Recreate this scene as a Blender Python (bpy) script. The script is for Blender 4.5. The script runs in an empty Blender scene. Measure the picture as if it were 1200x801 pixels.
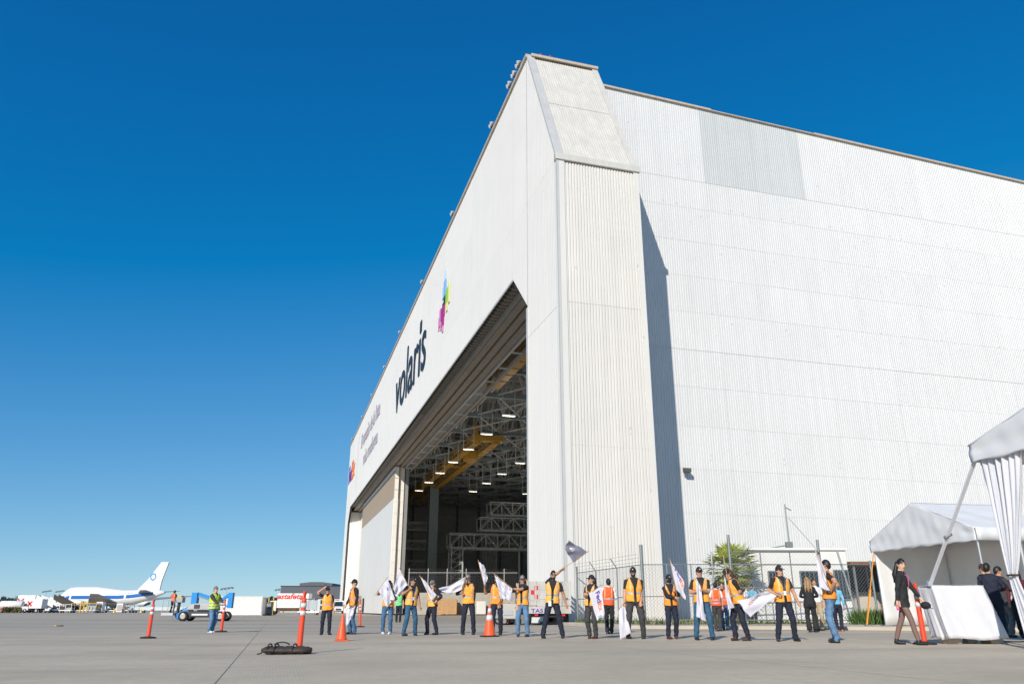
import bpy, bmesh, math, random
import numpy as np
from mathutils import Vector, Matrix

# ------------------------------------------------------------------ camera, sky, sun
sc = bpy.context.scene
RES = (1200.0, 801.0)          # pixel grid of the photograph that positions are read from
FPX = 890.0
CAM_H = 0.76
PITCH, ROLL, YAW = math.radians(19.40), math.radians(0.08), math.radians(16.27)
_fw = np.array([0, math.cos(PITCH), math.sin(PITCH)])
_r = np.array([1.0, 0, 0]); _u = np.cross(_r, _fw)
_c, _s = math.cos(ROLL), math.sin(ROLL)
_r, _u = _c*_r + _s*_u, -_s*_r + _c*_u
CAM = np.array([0, 0, CAM_H])
cam_data = bpy.data.cameras.new('camera')
cam_data.sensor_width = 36.0
cam_data.lens = FPX/RES[0]*36.0
cam_data.clip_start = 0.1
cam_data.clip_end = 12000
cam = bpy.data.objects.new('camera', cam_data)
M4 = Matrix.Identity(4)
for i in range(3):
    M4[i][0], M4[i][1], M4[i][2], M4[i][3] = _r[i], _u[i], -_fw[i], CAM[i]
cam.matrix_world = M4
sc.collection.objects.link(cam)
sc.camera = cam

SUN_EL, SUN_AZ = math.radians(28.0), math.radians(22.5)   # azimuth: light travels this far right of +y
world = bpy.data.worlds.new('World'); sc.world = world
world.use_nodes = True
wn = world.node_tree.nodes; wl = world.node_tree.links
wn.clear()
sky = wn.new('ShaderNodeTexSky'); sky.sky_type = 'NISHITA'
sky.sun_disc = False
sky.sun_elevation = SUN_EL
sky.sun_rotation = SUN_AZ + math.pi
sky.altitude = 3000.0
sky.air_density = 1.0
sky.dust_density = 0.0
sky.ozone_density = 6.0
bg = wn.new('ShaderNodeBackground'); bg.inputs['Strength'].default_value = 0.1
# a polarising filter and the film's shoulder: less red overhead, highlights rolled off at the horizon
def _vm(op, a, b):
    k = wn.new('ShaderNodeVectorMath'); k.operation = op
    for i, q in enumerate((a, b)):
        if isinstance(q, tuple): k.inputs[i].default_value = q
        else: wl.new(q, k.inputs[i])
    return k.outputs['Vector']
num = _vm('MULTIPLY', _vm('MAXIMUM', _vm('SUBTRACT', sky.outputs['Color'], (.60, 0, 0)), (.02, 0, 0)), (1.78, 1.68, 2.98))
den = _vm('ADD', _vm('MULTIPLY', sky.outputs['Color'], (.16, .116, .267)), (1, 1, 1))
wo = wn.new('ShaderNodeOutputWorld')
wl.new(_vm('DIVIDE', num, den), bg.inputs['Color']); wl.new(bg.outputs['Background'], wo.inputs['Surface'])

sun_d = bpy.data.lights.new('sun', 'SUN')
sun_d.energy = 4.8
sun_d.angle = math.radians(0.53)
sun_d.color = (1.0, 0.93, 0.82)
sun = bpy.data.objects.new('sun', sun_d)
ld = Vector((math.sin(SUN_AZ)*math.cos(SUN_EL), math.cos(SUN_AZ)*math.cos(SUN_EL), -math.sin(SUN_EL)))
sun.rotation_euler = ld.to_track_quat('-Z', 'Y').to_euler()
sun.location = (-20, -50, 60)
sc.collection.objects.link(sun)

sc.view_settings.view_transform = 'Standard'
sc.view_settings.look = 'None'
sc.view_settings.exposure = 0.0
sc.view_settings.gamma = 1.0
sc.view_settings.use_curve_mapping = False
sc.render.engine = 'CYCLES'
sc.cycles.use_denoising = True
sc.cycles.max_bounces = 10
sc.cycles.diffuse_bounces = 7

# ------------------------------------------------------------------ helpers
random.seed(7); rng = np.random.default_rng(7)
COL = sc.collection
V = lambda *a: np.array(a, float)

def ray(x, y):
    d = _fw + _r*(x-600)/FPX - _u*(y-400.5)/FPX
    return d/np.linalg.norm(d)
def gz(x, y=0):                       # the apron falls a few cm towards the left
    return 0.10*math.tanh(x/9.0)
def G(x, y, lift=0.0):                # pixel -> point on the ground
    d = ray(x, y); t = 1.0
    for i in range(50):
        t = (gz(d[0]*t)+lift-CAM_H)/d[2]
    return CAM + d*t
def AT(x, y, Y):                      # pixel -> point at the depth Y of what it touches
    d = ray(x, y); return CAM + d*(Y/d[1])
def pxm(P):                           # pixels per metre of height at a point
    def px(Q):
        d = Q-CAM; return 400.5 - FPX*(d@_u)/(d@_fw)
    return px(P) - px(P+V(0, 0, 1))

class MB:
    def __init__(s): s.v = []; s.f = []; s.m = []; s.mi = 0
    def add(s, vs, fs):
        o = len(s.v); s.v.extend([tuple(map(float, p)) for p in vs])
        for f in fs: s.f.append(tuple(i+o for i in f)); s.m.append(s.mi)
        return s
    def hexa(s, p):                    # 8 corners: bottom 0-3 ccw, top 4-7
        return s.add(p, [(3,2,1,0),(4,5,6,7),(0,1,5,4),(1,2,6,5),(2,3,7,6),(3,0,4,7)])
    def box(s, x0, x1, y0, y1, z0, z1):
        return s.hexa([(x0,y0,z0),(x1,y0,z0),(x1,y1,z0),(x0,y1,z0),(x0,y0,z1),(x1,y0,z1),(x1,y1,z1),(x0,y1,z1)])
    def bar(s, a, b, w, h=None, up=(0,0,1)):   # rectangular bar from a to b
        a, b = V(*a), V(*b); h = h or w; d = b-a; d /= max(np.linalg.norm(d), 1e-9)
        up = V(*up)
        if abs(d@up) > 0.99: up = V(0, 1, 0) if abs(d[1]) < .9 else V(1, 0, 0)
        x = np.cross(d, up); x /= np.linalg.norm(x); y = np.cross(x, d)
        q = [(-1,-1),(1,-1),(1,1),(-1,1)]
        return s.hexa([a+x*i*w/2+y*j*h/2 for i, j in q]+[b+x*i*w/2+y*j*h/2 for i, j in q])
    def rings(s, rs, cap=True, close=True):
        n = len(rs[0]); vs = [p for r in rs for p in r]; fs = []
        for k in range(len(rs)-1):
            for i in range(n if close else n-1):
                j = (i+1) % n
                fs.append((k*n+i, k*n+j, (k+1)*n+j, (k+1)*n+i))
        if cap: fs.append(tuple(range(n-1, -1, -1))); fs.append(tuple((len(rs)-1)*n+i for i in range(n)))
        return s.add(vs, fs)
    def tube(s, a, b, r0, r1=None, n=8, cap=True):
        return s.path([a, b], [r0, r0 if r1 is None else r1], n, cap)
    def path(s, pts, rad, n=8, cap=True, sx=1.0):
        pts = [V(*p) for p in pts]
        if not hasattr(rad, '__len__'): rad = [rad]*len(pts)
        rs = []; x = None
        for k, p in enumerate(pts):
            d = pts[min(k+1, len(pts)-1)] - pts[max(k-1, 0)]; d = d/max(np.linalg.norm(d), 1e-9)
            if x is None:
                up = V(0, 0, 1) if abs(d[2]) < .95 else V(0, 1, 0)
                x = np.cross(d, up)
            x = x - d*(x@d); x /= np.linalg.norm(x); y = np.cross(d, x)
            rs.append([p+(x*math.cos(a)*sx+y*math.sin(a))*rad[k] for a in [2*math.pi*i/n for i in range(n)]])
        return s.rings(rs, cap)
    def ell(s, c, rx, ry, rz, n=12, m=8):
        rs = []
        for k in range(m+1):
            t = math.pi*(k/m)*0.998+0.003; r = math.sin(t)
            rs.append([(c[0]+rx*r*math.cos(a), c[1]+ry*r*math.sin(a), c[2]-rz*math.cos(t)) for a in [2*math.pi*i/n for i in range(n)]])
        return s.rings(rs)
    def prism(s, poly, a, b, ax='y'):  # polygon (2-D) extruded along an axis; ax = axis of extrusion
        def P(p, t): return {'x': (t, p[0], p[1]), 'y': (p[0], t, p[1]), 'z': (p[0], p[1], t)}[ax]
        return s.rings([[P(p, a) for p in poly], [P(p, b) for p in poly]])
    def mesh(s, name, mats, smooth=False):
        me = bpy.data.meshes.new(name); me.from_pydata(s.v, [], s.f)
        for m in (mats if isinstance(mats, (list, tuple)) else [mats]): me.materials.append(m)
        if len(set(s.m)) > 1: me.polygons.foreach_set('material_index', s.m)
        bm = bmesh.new(); bm.from_mesh(me); bmesh.ops.recalc_face_normals(bm, faces=bm.faces); bm.to_mesh(me); bm.free()
        if smooth: me.polygons.foreach_set('use_smooth', [True]*len(me.polygons))
        me.update(); return me
    def build(s, name, mats, parent=None, smooth=False, loc=None, bevel=0):
        me = s.mesh(name, mats, smooth); o = link(name, me, parent)
        if loc is not None: o.location = loc
        if bevel: 
            b = o.modifiers.new('bevel', 'BEVEL'); b.width = bevel; b.segments = 2; b.limit_method = 'ANGLE'
        return o

def link(name, data, parent=None):
    o = bpy.data.objects.new(name, data); COL.objects.link(o)
    if parent is not None: o.parent = parent
    return o
def tag(o, label=None, cat=None, group=None, kind=None):
    if label: o['label'] = label
    if cat: o['category'] = cat
    if group: o['group'] = group
    if kind: o['kind'] = kind
    return o
def thing(name, label, cat, loc=(0,0,0), rz=0.0, group=None):
    o = bpy.data.objects.new(name, None); COL.objects.link(o)
    o.empty_display_size = 0.2
    o.location = [float(c) for c in loc]; o.rotation_euler = (0, 0, rz)
    return tag(o, label, cat, group)

# ------------------------------------------------------------------ materials
def srgb(r, g, b):
    f = lambda c: (c/255/12.92 if c/255 <= .04045 else ((c/255+.055)/1.055)**2.4)
    return (f(r), f(g), f(b))
MATS = {}
def mat(name, col, rough=0.6, metal=0.0, var=0.08, scale=4.0, bump=0.0, bscale=None, spec=0.5, streak=0.0, rnd=0.0, emit=0.0, trans=0.0, sheen=0.0, specks=0.0, transl=0.0):
    if name in MATS: return MATS[name]
    m = bpy.data.materials.new(name); m.use_nodes = True; MATS[name] = m
    nt = m.node_tree; N = nt.nodes; L = nt.links; b = N['Principled BSDF']
    b.inputs['Roughness'].default_value = rough; b.inputs['Metallic'].default_value = metal
    b.inputs['Specular IOR Level'].default_value = spec
    if sheen: b.inputs['Sheen Weight'].default_value = sheen
    if trans: b.inputs['Transmission Weight'].default_value = trans
    if emit:
        b.inputs['Emission Color'].default_value = (*col, 1); b.inputs['Emission Strength'].default_value = emit
    tc = N.new('ShaderNodeTexCoord')
    ns = N.new('ShaderNodeTexNoise'); ns.inputs['Scale'].default_value = scale; ns.inputs['Detail'].default_value = 6
    ns.inputs['Roughness'].default_value = 0.6
    L.new(tc.outputs['Object'], ns.inputs['Vector'])
    mr = N.new('ShaderNodeMapRange'); mr.inputs['From Min'].default_value = .25; mr.inputs['From Max'].default_value = .75
    mr.inputs['To Min'].default_value = 1-var; mr.inputs['To Max'].default_value = 1+var
    L.new(ns.outputs['Fac'], mr.inputs['Value']); val = mr.outputs['Result']
    def mul(a, bb):
        k = N.new('ShaderNodeMath'); k.operation = 'MULTIPLY'; L.new(a, k.inputs[0]); L.new(bb, k.inputs[1]); return k.outputs[0]
    if streak:
        mp = N.new('ShaderNodeMapping'); mp.inputs['Scale'].default_value = (2.2, 2.2, 0.07)
        L.new(tc.outputs['Object'], mp.inputs['Vector'])
        n2 = N.new('ShaderNodeTexNoise'); n2.inputs['Scale'].default_value = 1.0; n2.inputs['Detail'].default_value = 5
        L.new(mp.outputs['Vector'], n2.inputs['Vector'])
        m2 = N.new('ShaderNodeMapRange'); m2.inputs['From Min'].default_value = .35; m2.inputs['From Max'].default_value = .75
        m2.inputs['To Min'].default_value = 1.0; m2.inputs['To Max'].default_value = 1-streak
        L.new(n2.outputs['Fac'], m2.inputs['Value']); val = mul(val, m2.outputs['Result'])
    if specks:                         # scattered rust specks round the fixings
        vo = N.new('ShaderNodeTexVoronoi'); vo.inputs['Scale'].default_value = .75; L.new(tc.outputs['Object'], vo.inputs['Vector'])
        m4 = N.new('ShaderNodeMapRange'); m4.inputs['From Min'].default_value = .05; m4.inputs['From Max'].default_value = .10
        m4.inputs['To Min'].default_value = 1-specks; m4.inputs['To Max'].default_value = 1.0
        L.new(vo.outputs['Distance'], m4.inputs['Value']); val = mul(val, m4.outputs['Result'])
    if rnd:
        oi = N.new('ShaderNodeObjectInfo'); m3 = N.new('ShaderNodeMapRange')
        m3.inputs['To Min'].default_value = 1-rnd; m3.inputs['To Max'].default_value = 1.0
        L.new(oi.outputs['Random'], m3.inputs['Value']); val = mul(val, m3.outputs['Result'])
    vm = N.new('ShaderNodeVectorMath'); vm.operation = 'SCALE'; vm.inputs[0].default_value = col
    L.new(val, vm.inputs['Scale']); L.new(vm.outputs['Vector'], b.inputs['Base Color'])
    if transl:                         # thin cloth lets some light through
        tb = N.new('ShaderNodeBsdfTranslucent'); L.new(vm.outputs['Vector'], tb.inputs['Color'])
        mx = N.new('ShaderNodeMixShader'); mx.inputs[0].default_value = transl
        L.new(b.outputs[0], mx.inputs[1]); L.new(tb.outputs[0], mx.inputs[2]); L.new(mx.outputs[0], N['Material Output'].inputs['Surface'])
    if bump:
        nb = N.new('ShaderNodeTexNoise'); nb.inputs['Scale'].default_value = bscale or scale*6; nb.inputs['Detail'].default_value = 5
        L.new(tc.outputs['Object'], nb.inputs['Vector'])
        bp = N.new('ShaderNodeBump'); bp.inputs['Strength'].default_value = bump; bp.inputs['Distance'].default_value = 0.02
        L.new(nb.outputs['Fac'], bp.inputs['Height']); L.new(bp.outputs['Normal'], b.inputs['Normal'])
    return m

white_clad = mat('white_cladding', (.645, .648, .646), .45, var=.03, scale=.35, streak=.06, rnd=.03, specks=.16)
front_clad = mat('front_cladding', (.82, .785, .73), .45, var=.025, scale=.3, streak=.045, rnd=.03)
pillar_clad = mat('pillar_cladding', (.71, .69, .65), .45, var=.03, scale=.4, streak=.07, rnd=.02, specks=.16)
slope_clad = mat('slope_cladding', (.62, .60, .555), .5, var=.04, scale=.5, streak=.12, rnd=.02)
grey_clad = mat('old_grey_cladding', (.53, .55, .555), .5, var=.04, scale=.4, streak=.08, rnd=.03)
trim_grey = mat('trim_grey', (.53, .525, .51), .4, var=.06, scale=1.0, streak=.1)
coping_tan = mat('coping_tan', (.50, .42, .33), .6, var=.15, scale=1.5, bump=.1)
tan_band = mat('tan_door_band', (.42, .32, .22), .6, var=.05, scale=.4, streak=.08)
door_white = mat('door_white', (.80, .765, .71), .45, var=.03, scale=.3, streak=.05, rnd=.02)
steel_grey = mat('steel_grey', (.24, .25, .25), .5, var=.12, scale=1.2)
rail_brown = mat('rail_taupe', (.30, .27, .235), .6, var=.12, scale=1.0)
dark_steel = mat('dark_steel', (.035, .037, .04), .6, var=.15, scale=1.5)
soffit_dark = mat('soffit_louvre', (.20, .185, .165), .7, var=.1, scale=2.0)
truss_paint = mat('truss_paint', (.60, .62, .62), .5, var=.1, scale=1.0)
truss_teal = mat('truss_teal', (.24, .30, .33), .5, var=.1, scale=1.0)
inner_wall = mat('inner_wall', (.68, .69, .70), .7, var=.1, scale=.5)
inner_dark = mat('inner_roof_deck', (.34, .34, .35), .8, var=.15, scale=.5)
crane_yellow = mat('crane_yellow', (.50, .28, .04), .45, var=.12, scale=1.5)
lamp_white = mat('lamp_white', (1.0, .93, .75), .4, emit=1.5)
concrete = mat('concrete', (.48, .42, .34), .85, var=.12, scale=.8, bump=.2)
conc_wall = mat('concrete_wall', (.38, .355, .31), .85, var=.14, scale=.9, bump=.2, streak=.12)
galv = mat('galvanised_steel', (.42, .44, .45), .4, metal=.6, var=.1, scale=3)
galv_d = mat('galvanised_dull', (.22, .24, .24), .5, metal=.4, var=.15, scale=3)
black_rub = mat('black_rubber', (.018, .018, .02), .7, var=.2, scale=6, bump=.1)
orange_pl = mat('orange_plastic', (.80, .105, .025), .45, var=.10, scale=5, bump=.03)
post_red = mat('post_red_orange', (.78, .065, .02), .4, var=.10, scale=4)
reflect = mat('reflective_tape', (.62, .66, .68), .35, var=.06, scale=8)
fabric_w = mat('white_fabric', (.76, .76, .80), .85, var=.04, scale=2, bump=.25, bscale=9, sheen=.1, transl=.2)
tent_vinyl = mat('tent_vinyl', (.76, .76, .765), .6, var=.04, scale=1.6, bump=.15, bscale=4, transl=.12)
flag_white = mat('flag_white', (.76, .75, .82), .85, var=.04, scale=3, transl=.28)
flag_grey = mat('flag_slate', (.16, .16, .21), .8, var=.1, scale=4)
ink_purple = mat('ink_purple', (.10, .03, .33), .6, var=.03)
ink_orange = mat('ink_orange', (.90, .20, .015), .6, var=.03)
ink_grey = mat('ink_grey', (.22, .20, .28), .6, var=.03)
wood = mat('wood', (.46, .27, .11), .7, var=.25, scale=5)
ply = mat('plywood', (.46, .27, .13), .75, var=.2, scale=3, streak=.1)
hv_orange = mat('hi_vis_orange', (.95, .36, .035), .7, var=.08, scale=6, bump=.15, bscale=18)
hv_red = mat('hi_vis_red_orange', (.85, .10, .015), .7, var=.08, scale=6, bump=.15, bscale=18)
hv_yellow = mat('hi_vis_yellow', (.60, .78, .02), .7, var=.06, scale=6, bump=.15, bscale=18)
hv_green = mat('hi_vis_green', (.14, .70, .24), .7, var=.06, scale=6, bump=.15, bscale=18)
c_black = mat('cloth_black', (.018, .018, .021), .85, var=.2, scale=8, bump=.15, bscale=20)
c_char = mat('cloth_charcoal', (.045, .042, .044), .85, var=.2, scale=8, bump=.15, bscale=20)
c_navy = mat('cloth_navy', (.013, .016, .034), .85, var=.2, scale=8, bump=.15, bscale=20)
c_jean = mat('denim_blue', (.05, .125, .24), .85, var=.35, scale=5, bump=.15, bscale=20)
c_jeanl = mat('denim_light', (.10, .20, .34), .85, var=.45, scale=5, bump=.15, bscale=20)
c_teal = mat('denim_teal', (.03, .095, .17), .85, var=.3, scale=5, bump=.15, bscale=20)
c_beige = mat('cloth_beige', (.42, .33, .22), .85, var=.12, scale=8)
c_grey = mat('cloth_grey', (.20, .20, .19), .85, var=.12, scale=8)
c_white = mat('cloth_white', (.72, .72, .74), .85, var=.06, scale=8)
c_blue = mat('cloth_sky_blue', (.16, .42, .60), .85, var=.35, scale=9)
c_tight = mat('sheer_tights', (.19, .11, .09), .6, var=.1, scale=8)
c_brownb = mat('brown_boot', (.07, .03, .02), .55, var=.2, scale=8)
c_shoe = mat('black_shoe', (.014, .014, .015), .45, var=.2, scale=8)
c_shoew = mat('white_shoe', (.66, .66, .66), .6, var=.1, scale=8)
skin_a = mat('skin_tan', (.52, .28, .18), .5, var=.06, scale=10)
skin_b = mat('skin_brown', (.40, .205, .125), .5, var=.06, scale=10)
skin_c = mat('skin_light', (.62, .37, .26), .5, var=.06, scale=10)
hair_k = mat('hair_black', (.012, .010, .009), .5, var=.3, scale=20)
hair_br = mat('hair_brown', (.06, .027, .014), .5, var=.3, scale=20)
hair_bl = mat('hair_blonde', (.33, .20, .09), .5, var=.3, scale=20)
hair_gr = mat('hair_grey', (.16, .15, .14), .5, var=.3, scale=20)
eye_m = mat('eye_dark', (.01, .008, .007), .3)
lip_m = mat('lip', (.22, .06, .05), .5)
green_belt = mat('green_belt', (.02, .32, .20), .6)
badge_m = mat('badge_white', (.7, .72, .75), .4)
lan_blue = mat('lanyard_blue', (.12, .25, .36), .6)
p_white = mat('vehicle_white', (.75, .75, .74), .3, var=.04, scale=1.0, streak=.04)
p_blue = mat('lift_blue', (.015, .24, .62), .35, var=.08, scale=2)
p_grey = mat('machine_grey', (.36, .36, .37), .45, var=.1, scale=2)
glass = mat('dark_glass', (.02, .028, .035), .08, var=.1, spec=.8)
tyre = mat('tyre', (.02, .02, .021), .8, var=.2, scale=6)
rim_m = mat('wheel_rim', (.42, .41, .39), .4, metal=.4, var=.2, scale=6)
red_p = mat('red_paint', (.62, .03, .03), .45, var=.06)
amber = mat('amber_lens', (.85, .28, .03), .3)
bld_grey = mat('building_grey', (.075, .085, .11), .6, var=.08, scale=.3)
bld_pale = mat('building_pale', (.55, .57, .58), .6, var=.06, scale=.4)
far_tree = mat('far_foliage', (.04, .06, .055), .9, var=.3, scale=.5)
yellow_p = mat('yellow_paint', (.75, .46, .02), .5, var=.08)
rust = mat('rusty_steel', (.20, .105, .055), .8, var=.35, scale=3)
leafm = mat('palm_leaf', (.32, .36, .08), .5, var=.35, scale=3)
leafd = mat('palm_leaf_dry', (.22, .18, .07), .7, var=.3, scale=3)
weedm = mat('weed_green', (.07, .13, .03), .7, var=.4, scale=4)
weedd = mat('weed_dry', (.26, .20, .09), .8, var=.4, scale=4)
bark = mat('palm_bark', (.13, .09, .055), .9, var=.3, scale=6, bump=.5)
strap_o = mat('strap_orange', (.85, .33, .03), .6, var=.1, scale=6)
bag_m = mat('bag_fabric', (.045, .034, .027), .7, var=.3, scale=5, bump=.3, bscale=25)
joint_m = mat('joint_sealant', (.20, .18, .15), .9, var=.3, scale=1.5)
pl_blue = mat('aircraft_blue', (.02, .13, .42), .3, var=.05, scale=.3)
logo_navy = mat('logo_navy', (.012, .022, .04), .5, var=.05)
# ------------------------------------------------------------------ ground
def ground_material():
    m = bpy.data.materials.new('apron_concrete'); m.use_nodes = True
    nt = m.node_tree; N = nt.nodes; L = nt.links; b = N['Principled BSDF']
    b.inputs['Roughness'].default_value = .8; b.inputs['Specular IOR Level'].default_value = .3
    ge = N.new('ShaderNodeNewGeometry')
    rot = N.new('ShaderNodeMapping'); rot.inputs['Rotation'].default_value = (0, 0, -YAW)
    L.new(ge.outputs['Position'], rot.inputs['Vector'])
    def noise(scale, det=5, sx=1, sy=1, rough=.6, src=None):
        mp = N.new('ShaderNodeMapping'); mp.inputs['Scale'].default_value = (sx, sy, 1)
        L.new(src or rot.outputs['Vector'], mp.inputs['Vector'])
        n = N.new('ShaderNodeTexNoise'); n.inputs['Scale'].default_value = scale; n.inputs['Detail'].default_value = det; n.inputs['Roughness'].default_value = rough
        L.new(mp.outputs['Vector'], n.inputs['Vector']); return n.outputs['Fac']
    def mr(x, a, bb, c, d):
        k = N.new('ShaderNodeMapRange'); k.interpolation_type = 'SMOOTHSTEP'
        for nme, v in zip(('From Min', 'From Max', 'To Min', 'To Max'), (a, bb, c, d)): k.inputs[nme].default_value = v
        L.new(x, k.inputs['Value']); return k.outputs['Result']
    def math_(op, a, bb):
        k = N.new('ShaderNodeMath'); k.operation = op
        for i, q in enumerate((a, bb)):
            if isinstance(q, (int, float)): k.inputs[i].default_value = q
            else: L.new(q, k.inputs[i])
        return k.outputs[0]
    def mix(f, a, bb):
        k = N.new('ShaderNodeMix'); k.data_type = 'RGBA'
        L.new(f, k.inputs['Factor'])
        for s_, q in (('A', a), ('B', bb)):
            sk = [i for i in k.inputs if i.name == s_ and i.type == 'RGBA'][0]
            if isinstance(q, tuple): sk.default_value = (*q, 1)
            else: L.new(q, sk)
        return [o for o in k.outputs if o.type == 'RGBA'][0]
    sep = N.new('ShaderNodeSeparateXYZ'); L.new(ge.outputs['Position'], sep.inputs['Vector'])
    warp = math_('ADD', sep.outputs['Y'], math_('MULTIPLY', math_('SUBTRACT', noise(.09, 5), .5), 26.0))
    base = mix(mr(noise(.22, 7), .38, .64, 0, 1), (.59, .498, .368), (.475, .40, .292))
    # worn asphalt lane between the concrete aprons, and long tyre scuffs that follow it
    lane = math_('MULTIPLY', mr(warp, 22, 40, 0, .85), mr(warp, 60, 95, 1, .4))
    left = mr(math_('ADD', sep.outputs['X'], math_('MULTIPLY', sep.outputs['Y'], -.02)), -2, 6, 1, .55)
    lane = math_('MULTIPLY', lane, left)
    col = mix(lane, base, (.425, .38, .32))
    scuff = mr(noise(.32, 5, .07, 1.0, .6, ge.outputs['Position']), .45, .64, 0, .95)
    scuff = math_('MULTIPLY', scuff, mr(warp, 18, 40, .15, 1))
    col = mix(scuff, col, (.27, .245, .21))
    spots = mr(noise(1.7, 6, 1, 1, .7), .62, .74, 0, .45)
    col = mix(spots, col, (.37, .325, .26))
    smear = mr(noise(.35, 6, .25, 1.0, .65), .55, .75, 0, .4)
    col = mix(smear, col, (.43, .375, .30))
    grit = mr(noise(6.0, 8, 1, 1, .75), .38, .66, .45, 0)
    col = mix(grit, col, (.40, .35, .28))
    oil = mr(noise(.55, 7, 1, 1, .6), .66, .74, 0, .5)
    col = mix(oil, col, (.24, .215, .185))
    tr1 = mr(noise(.16, 4, .03, 1.9, .5, ge.outputs['Position']), .57, .62, 0, .30)
    col = mix(tr1, col, (.30, .27, .235))
    pale = mr(noise(.9, 6, .6, 1), .55, .75, 0, .5)
    col = mix(pale, col, (.61, .53, .415))
    L.new(col, b.inputs['Base Color'])
    # broomed finish near the camera
    wv = N.new('ShaderNodeTexWave'); wv.inputs['Scale'].default_value = 7; wv.inputs['Distortion'].default_value = 1.5; wv.bands_direction = 'X'
    L.new(rot.outputs['Vector'], wv.inputs['Vector'])
    h = math_('ADD', math_('MULTIPLY', wv.outputs['Fac'], .10), noise(9, 8))
    bp = N.new('ShaderNodeBump'); bp.inputs['Strength'].default_value = .35; bp.inputs['Distance'].default_value = .015
    L.new(h, bp.inputs['Height']); L.new(bp.outputs['Normal'], b.inputs['Normal'])
    return m
mb = MB()
xs = sorted(set([-6000, -3000, -1500, -800, -400, -200, -100, -60] + list(range(-44, 45, 2)) + [60, 100, 200, 400, 800, 1500, 3000, 6000]))
ys = [-300, -100, -40, -10, 0, 10, 20, 30, 40, 60, 100, 200, 400, 800, 1600, 3000, 7000]
vs = [(x, y, gz(x)) for y in ys for x in xs]; nx = len(xs)
mb.add(vs, [(j*nx+i, j*nx+i+1, (j+1)*nx+i+1, (j+1)*nx+i) for j in range(len(ys)-1) for i in range(nx-1)])
ground = tag(mb.build('apron_ground', ground_material(), smooth=True), kind='structure')

F_ = V(-math.sin(YAW), math.cos(YAW), 0); S_ = V(math.cos(YAW), math.sin(YAW), 0)
HA = V(2.975, 43.9, 0)                                   # hangar corner on the ground
def HL(s, u, z): return HA + S_*s + F_*u + V(0, 0, z)
def ground_strip(a, b, w, m, name, lift=.004):
    a, b = V(*a), V(*b); n = max(2, int(np.linalg.norm(b-a)/2)); d = (b-a)/np.linalg.norm(b-a); x = V(-d[1], d[0])*w/2
    vs = []
    for k in range(n+1):
        p = a+(b-a)*k/n
        for q in (p-x, p+x): vs.append((q[0], q[1], gz(q[0])+lift))
    q = MB().add(vs, [(2*k, 2*k+1, 2*k+3, 2*k+2) for k in range(n)])
    return q.build(name, m, ground)
for k in range(-3, 3):                                    # slab joints run with the hangar
    s0 = -15.75+7.5*k
    a, b = HL(s0, -44, 0), HL(s0, 30 if k < 2 else -12, 0)
    ground_strip(a[:2], b[:2], .011, joint_m, 'joint')
for k in range(6):
    u0 = -36+7.5*k
    a, b = HL(-45, u0, 0), HL(12 if u0 < -15 else -2, u0, 0)
    ground_strip(a[:2], b[:2], .010, joint_m, 'joint')
# small patch of crushed debris on the lane
mb = MB()
for k in range(16):
    p = G(70+rng.normal()*2.4, 733.2+rng.normal()*.30); r = rng.uniform(.03, .10)
    mb.mi = int(rng.random() < .12); mb.ell((p[0], p[1], p[2]+r*.25), r*1.5, r, r*.45, 7, 4)
tag(mb.build('debris', [mat('debris_brown', (.16, .12, .08), .9, var=.3), yellow_p]), 'scatter of dry yellowish debris lying on the empty lane at left', 'debris')

# raised kerbed strip along the foot of the hangar and the fence
kf = [(1.6, 46.0), (2.7, 41.0), (4.3, 33.2), (6.2, 31.6), (12, 29.3), (14.3, 28.2), (20, 26.8), (44, 22)]
kb = [(4.0, 50), (6, 51), (9, 52), (14, 53), (22, 55), (30, 58), (40, 60), (60, 66)]
mb = MB()
n = 24
def pl(P, t):
    k = t*(len(P)-1); i = min(int(k), len(P)-2); f = k-i
    return V(*P[i])*(1-f)+V(*P[i+1])*f
rows = []
for i in range(n+1):
    f, b = pl(kf, i/n), pl(kb, i/n)
    e = f+(b-f)/np.linalg.norm(b-f)*.18
    rows.append([(f[0], f[1], gz(f[0])-.06), (f[0], f[1], gz(f[0])+.10), (f[0]+(e-f)[0]*.15, f[1]+(e-f)[1]*.15, gz(f[0])+.12), (e[0], e[1], gz(e[0])+.125)] +
                [tuple((e+(b-e)*t))+(gz((e+(b-e)*t)[0])+.122,) for t in (.02, .3, .7, 1)])
mb.rings(rows, cap=False, close=False)
pavement = tag(mb.build('pavement', concrete), kind='structure')

# ------------------------------------------------------------------ hangar
hangar = thing('hangar', 'huge white corrugated aircraft hangar with tall open door and volaris lettering', 'hangar', HA, YAW)
TOPZ, HDR, W_P, DP, ULEN = 42.65, 24.87, 5.93, 6.2, 167.0
SEND = 78.0
def corr(mp, t0, t1, zb, zt, pitch, depth):
    """corrugated sheet: mp(t, z, out) gives a point, zb/zt the lower and upper edge"""
    n = max(1, round((t1-t0)/pitch)); p = (t1-t0)/n; ts = []
    for k in range(n):
        a = t0+k*p
        ts += [(a, 0), (a+p*.55, 0), (a+p*.68, -depth), (a+p*.87, -depth)]
    ts.append((t1, 0))
    vs = []
    for t, o in ts: vs += [mp(t, zb(t), o), mp(t, zt(t), o)]
    return MB().add(vs, [(2*k, 2*k+2, 2*k+3, 2*k+1) for k in range(len(ts)-1)])
fmap = lambda t, z, o: (-o, t, z)
def ftop(u): return min(TOPZ, 29.4+u*2.11)
def fbot(u):
    if u <= 6.61 or u >= 158.1: return 0.0
    return min(HDR, 21.13+(u-6.61)*.98, 21.17+(158.1-u)*.86)
ucols = [.45, 6.59, 6.63, 10.41] + [10.41+14.34*k for k in range(1, 11)] + [158.08, 158.12, ULEN]
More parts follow.
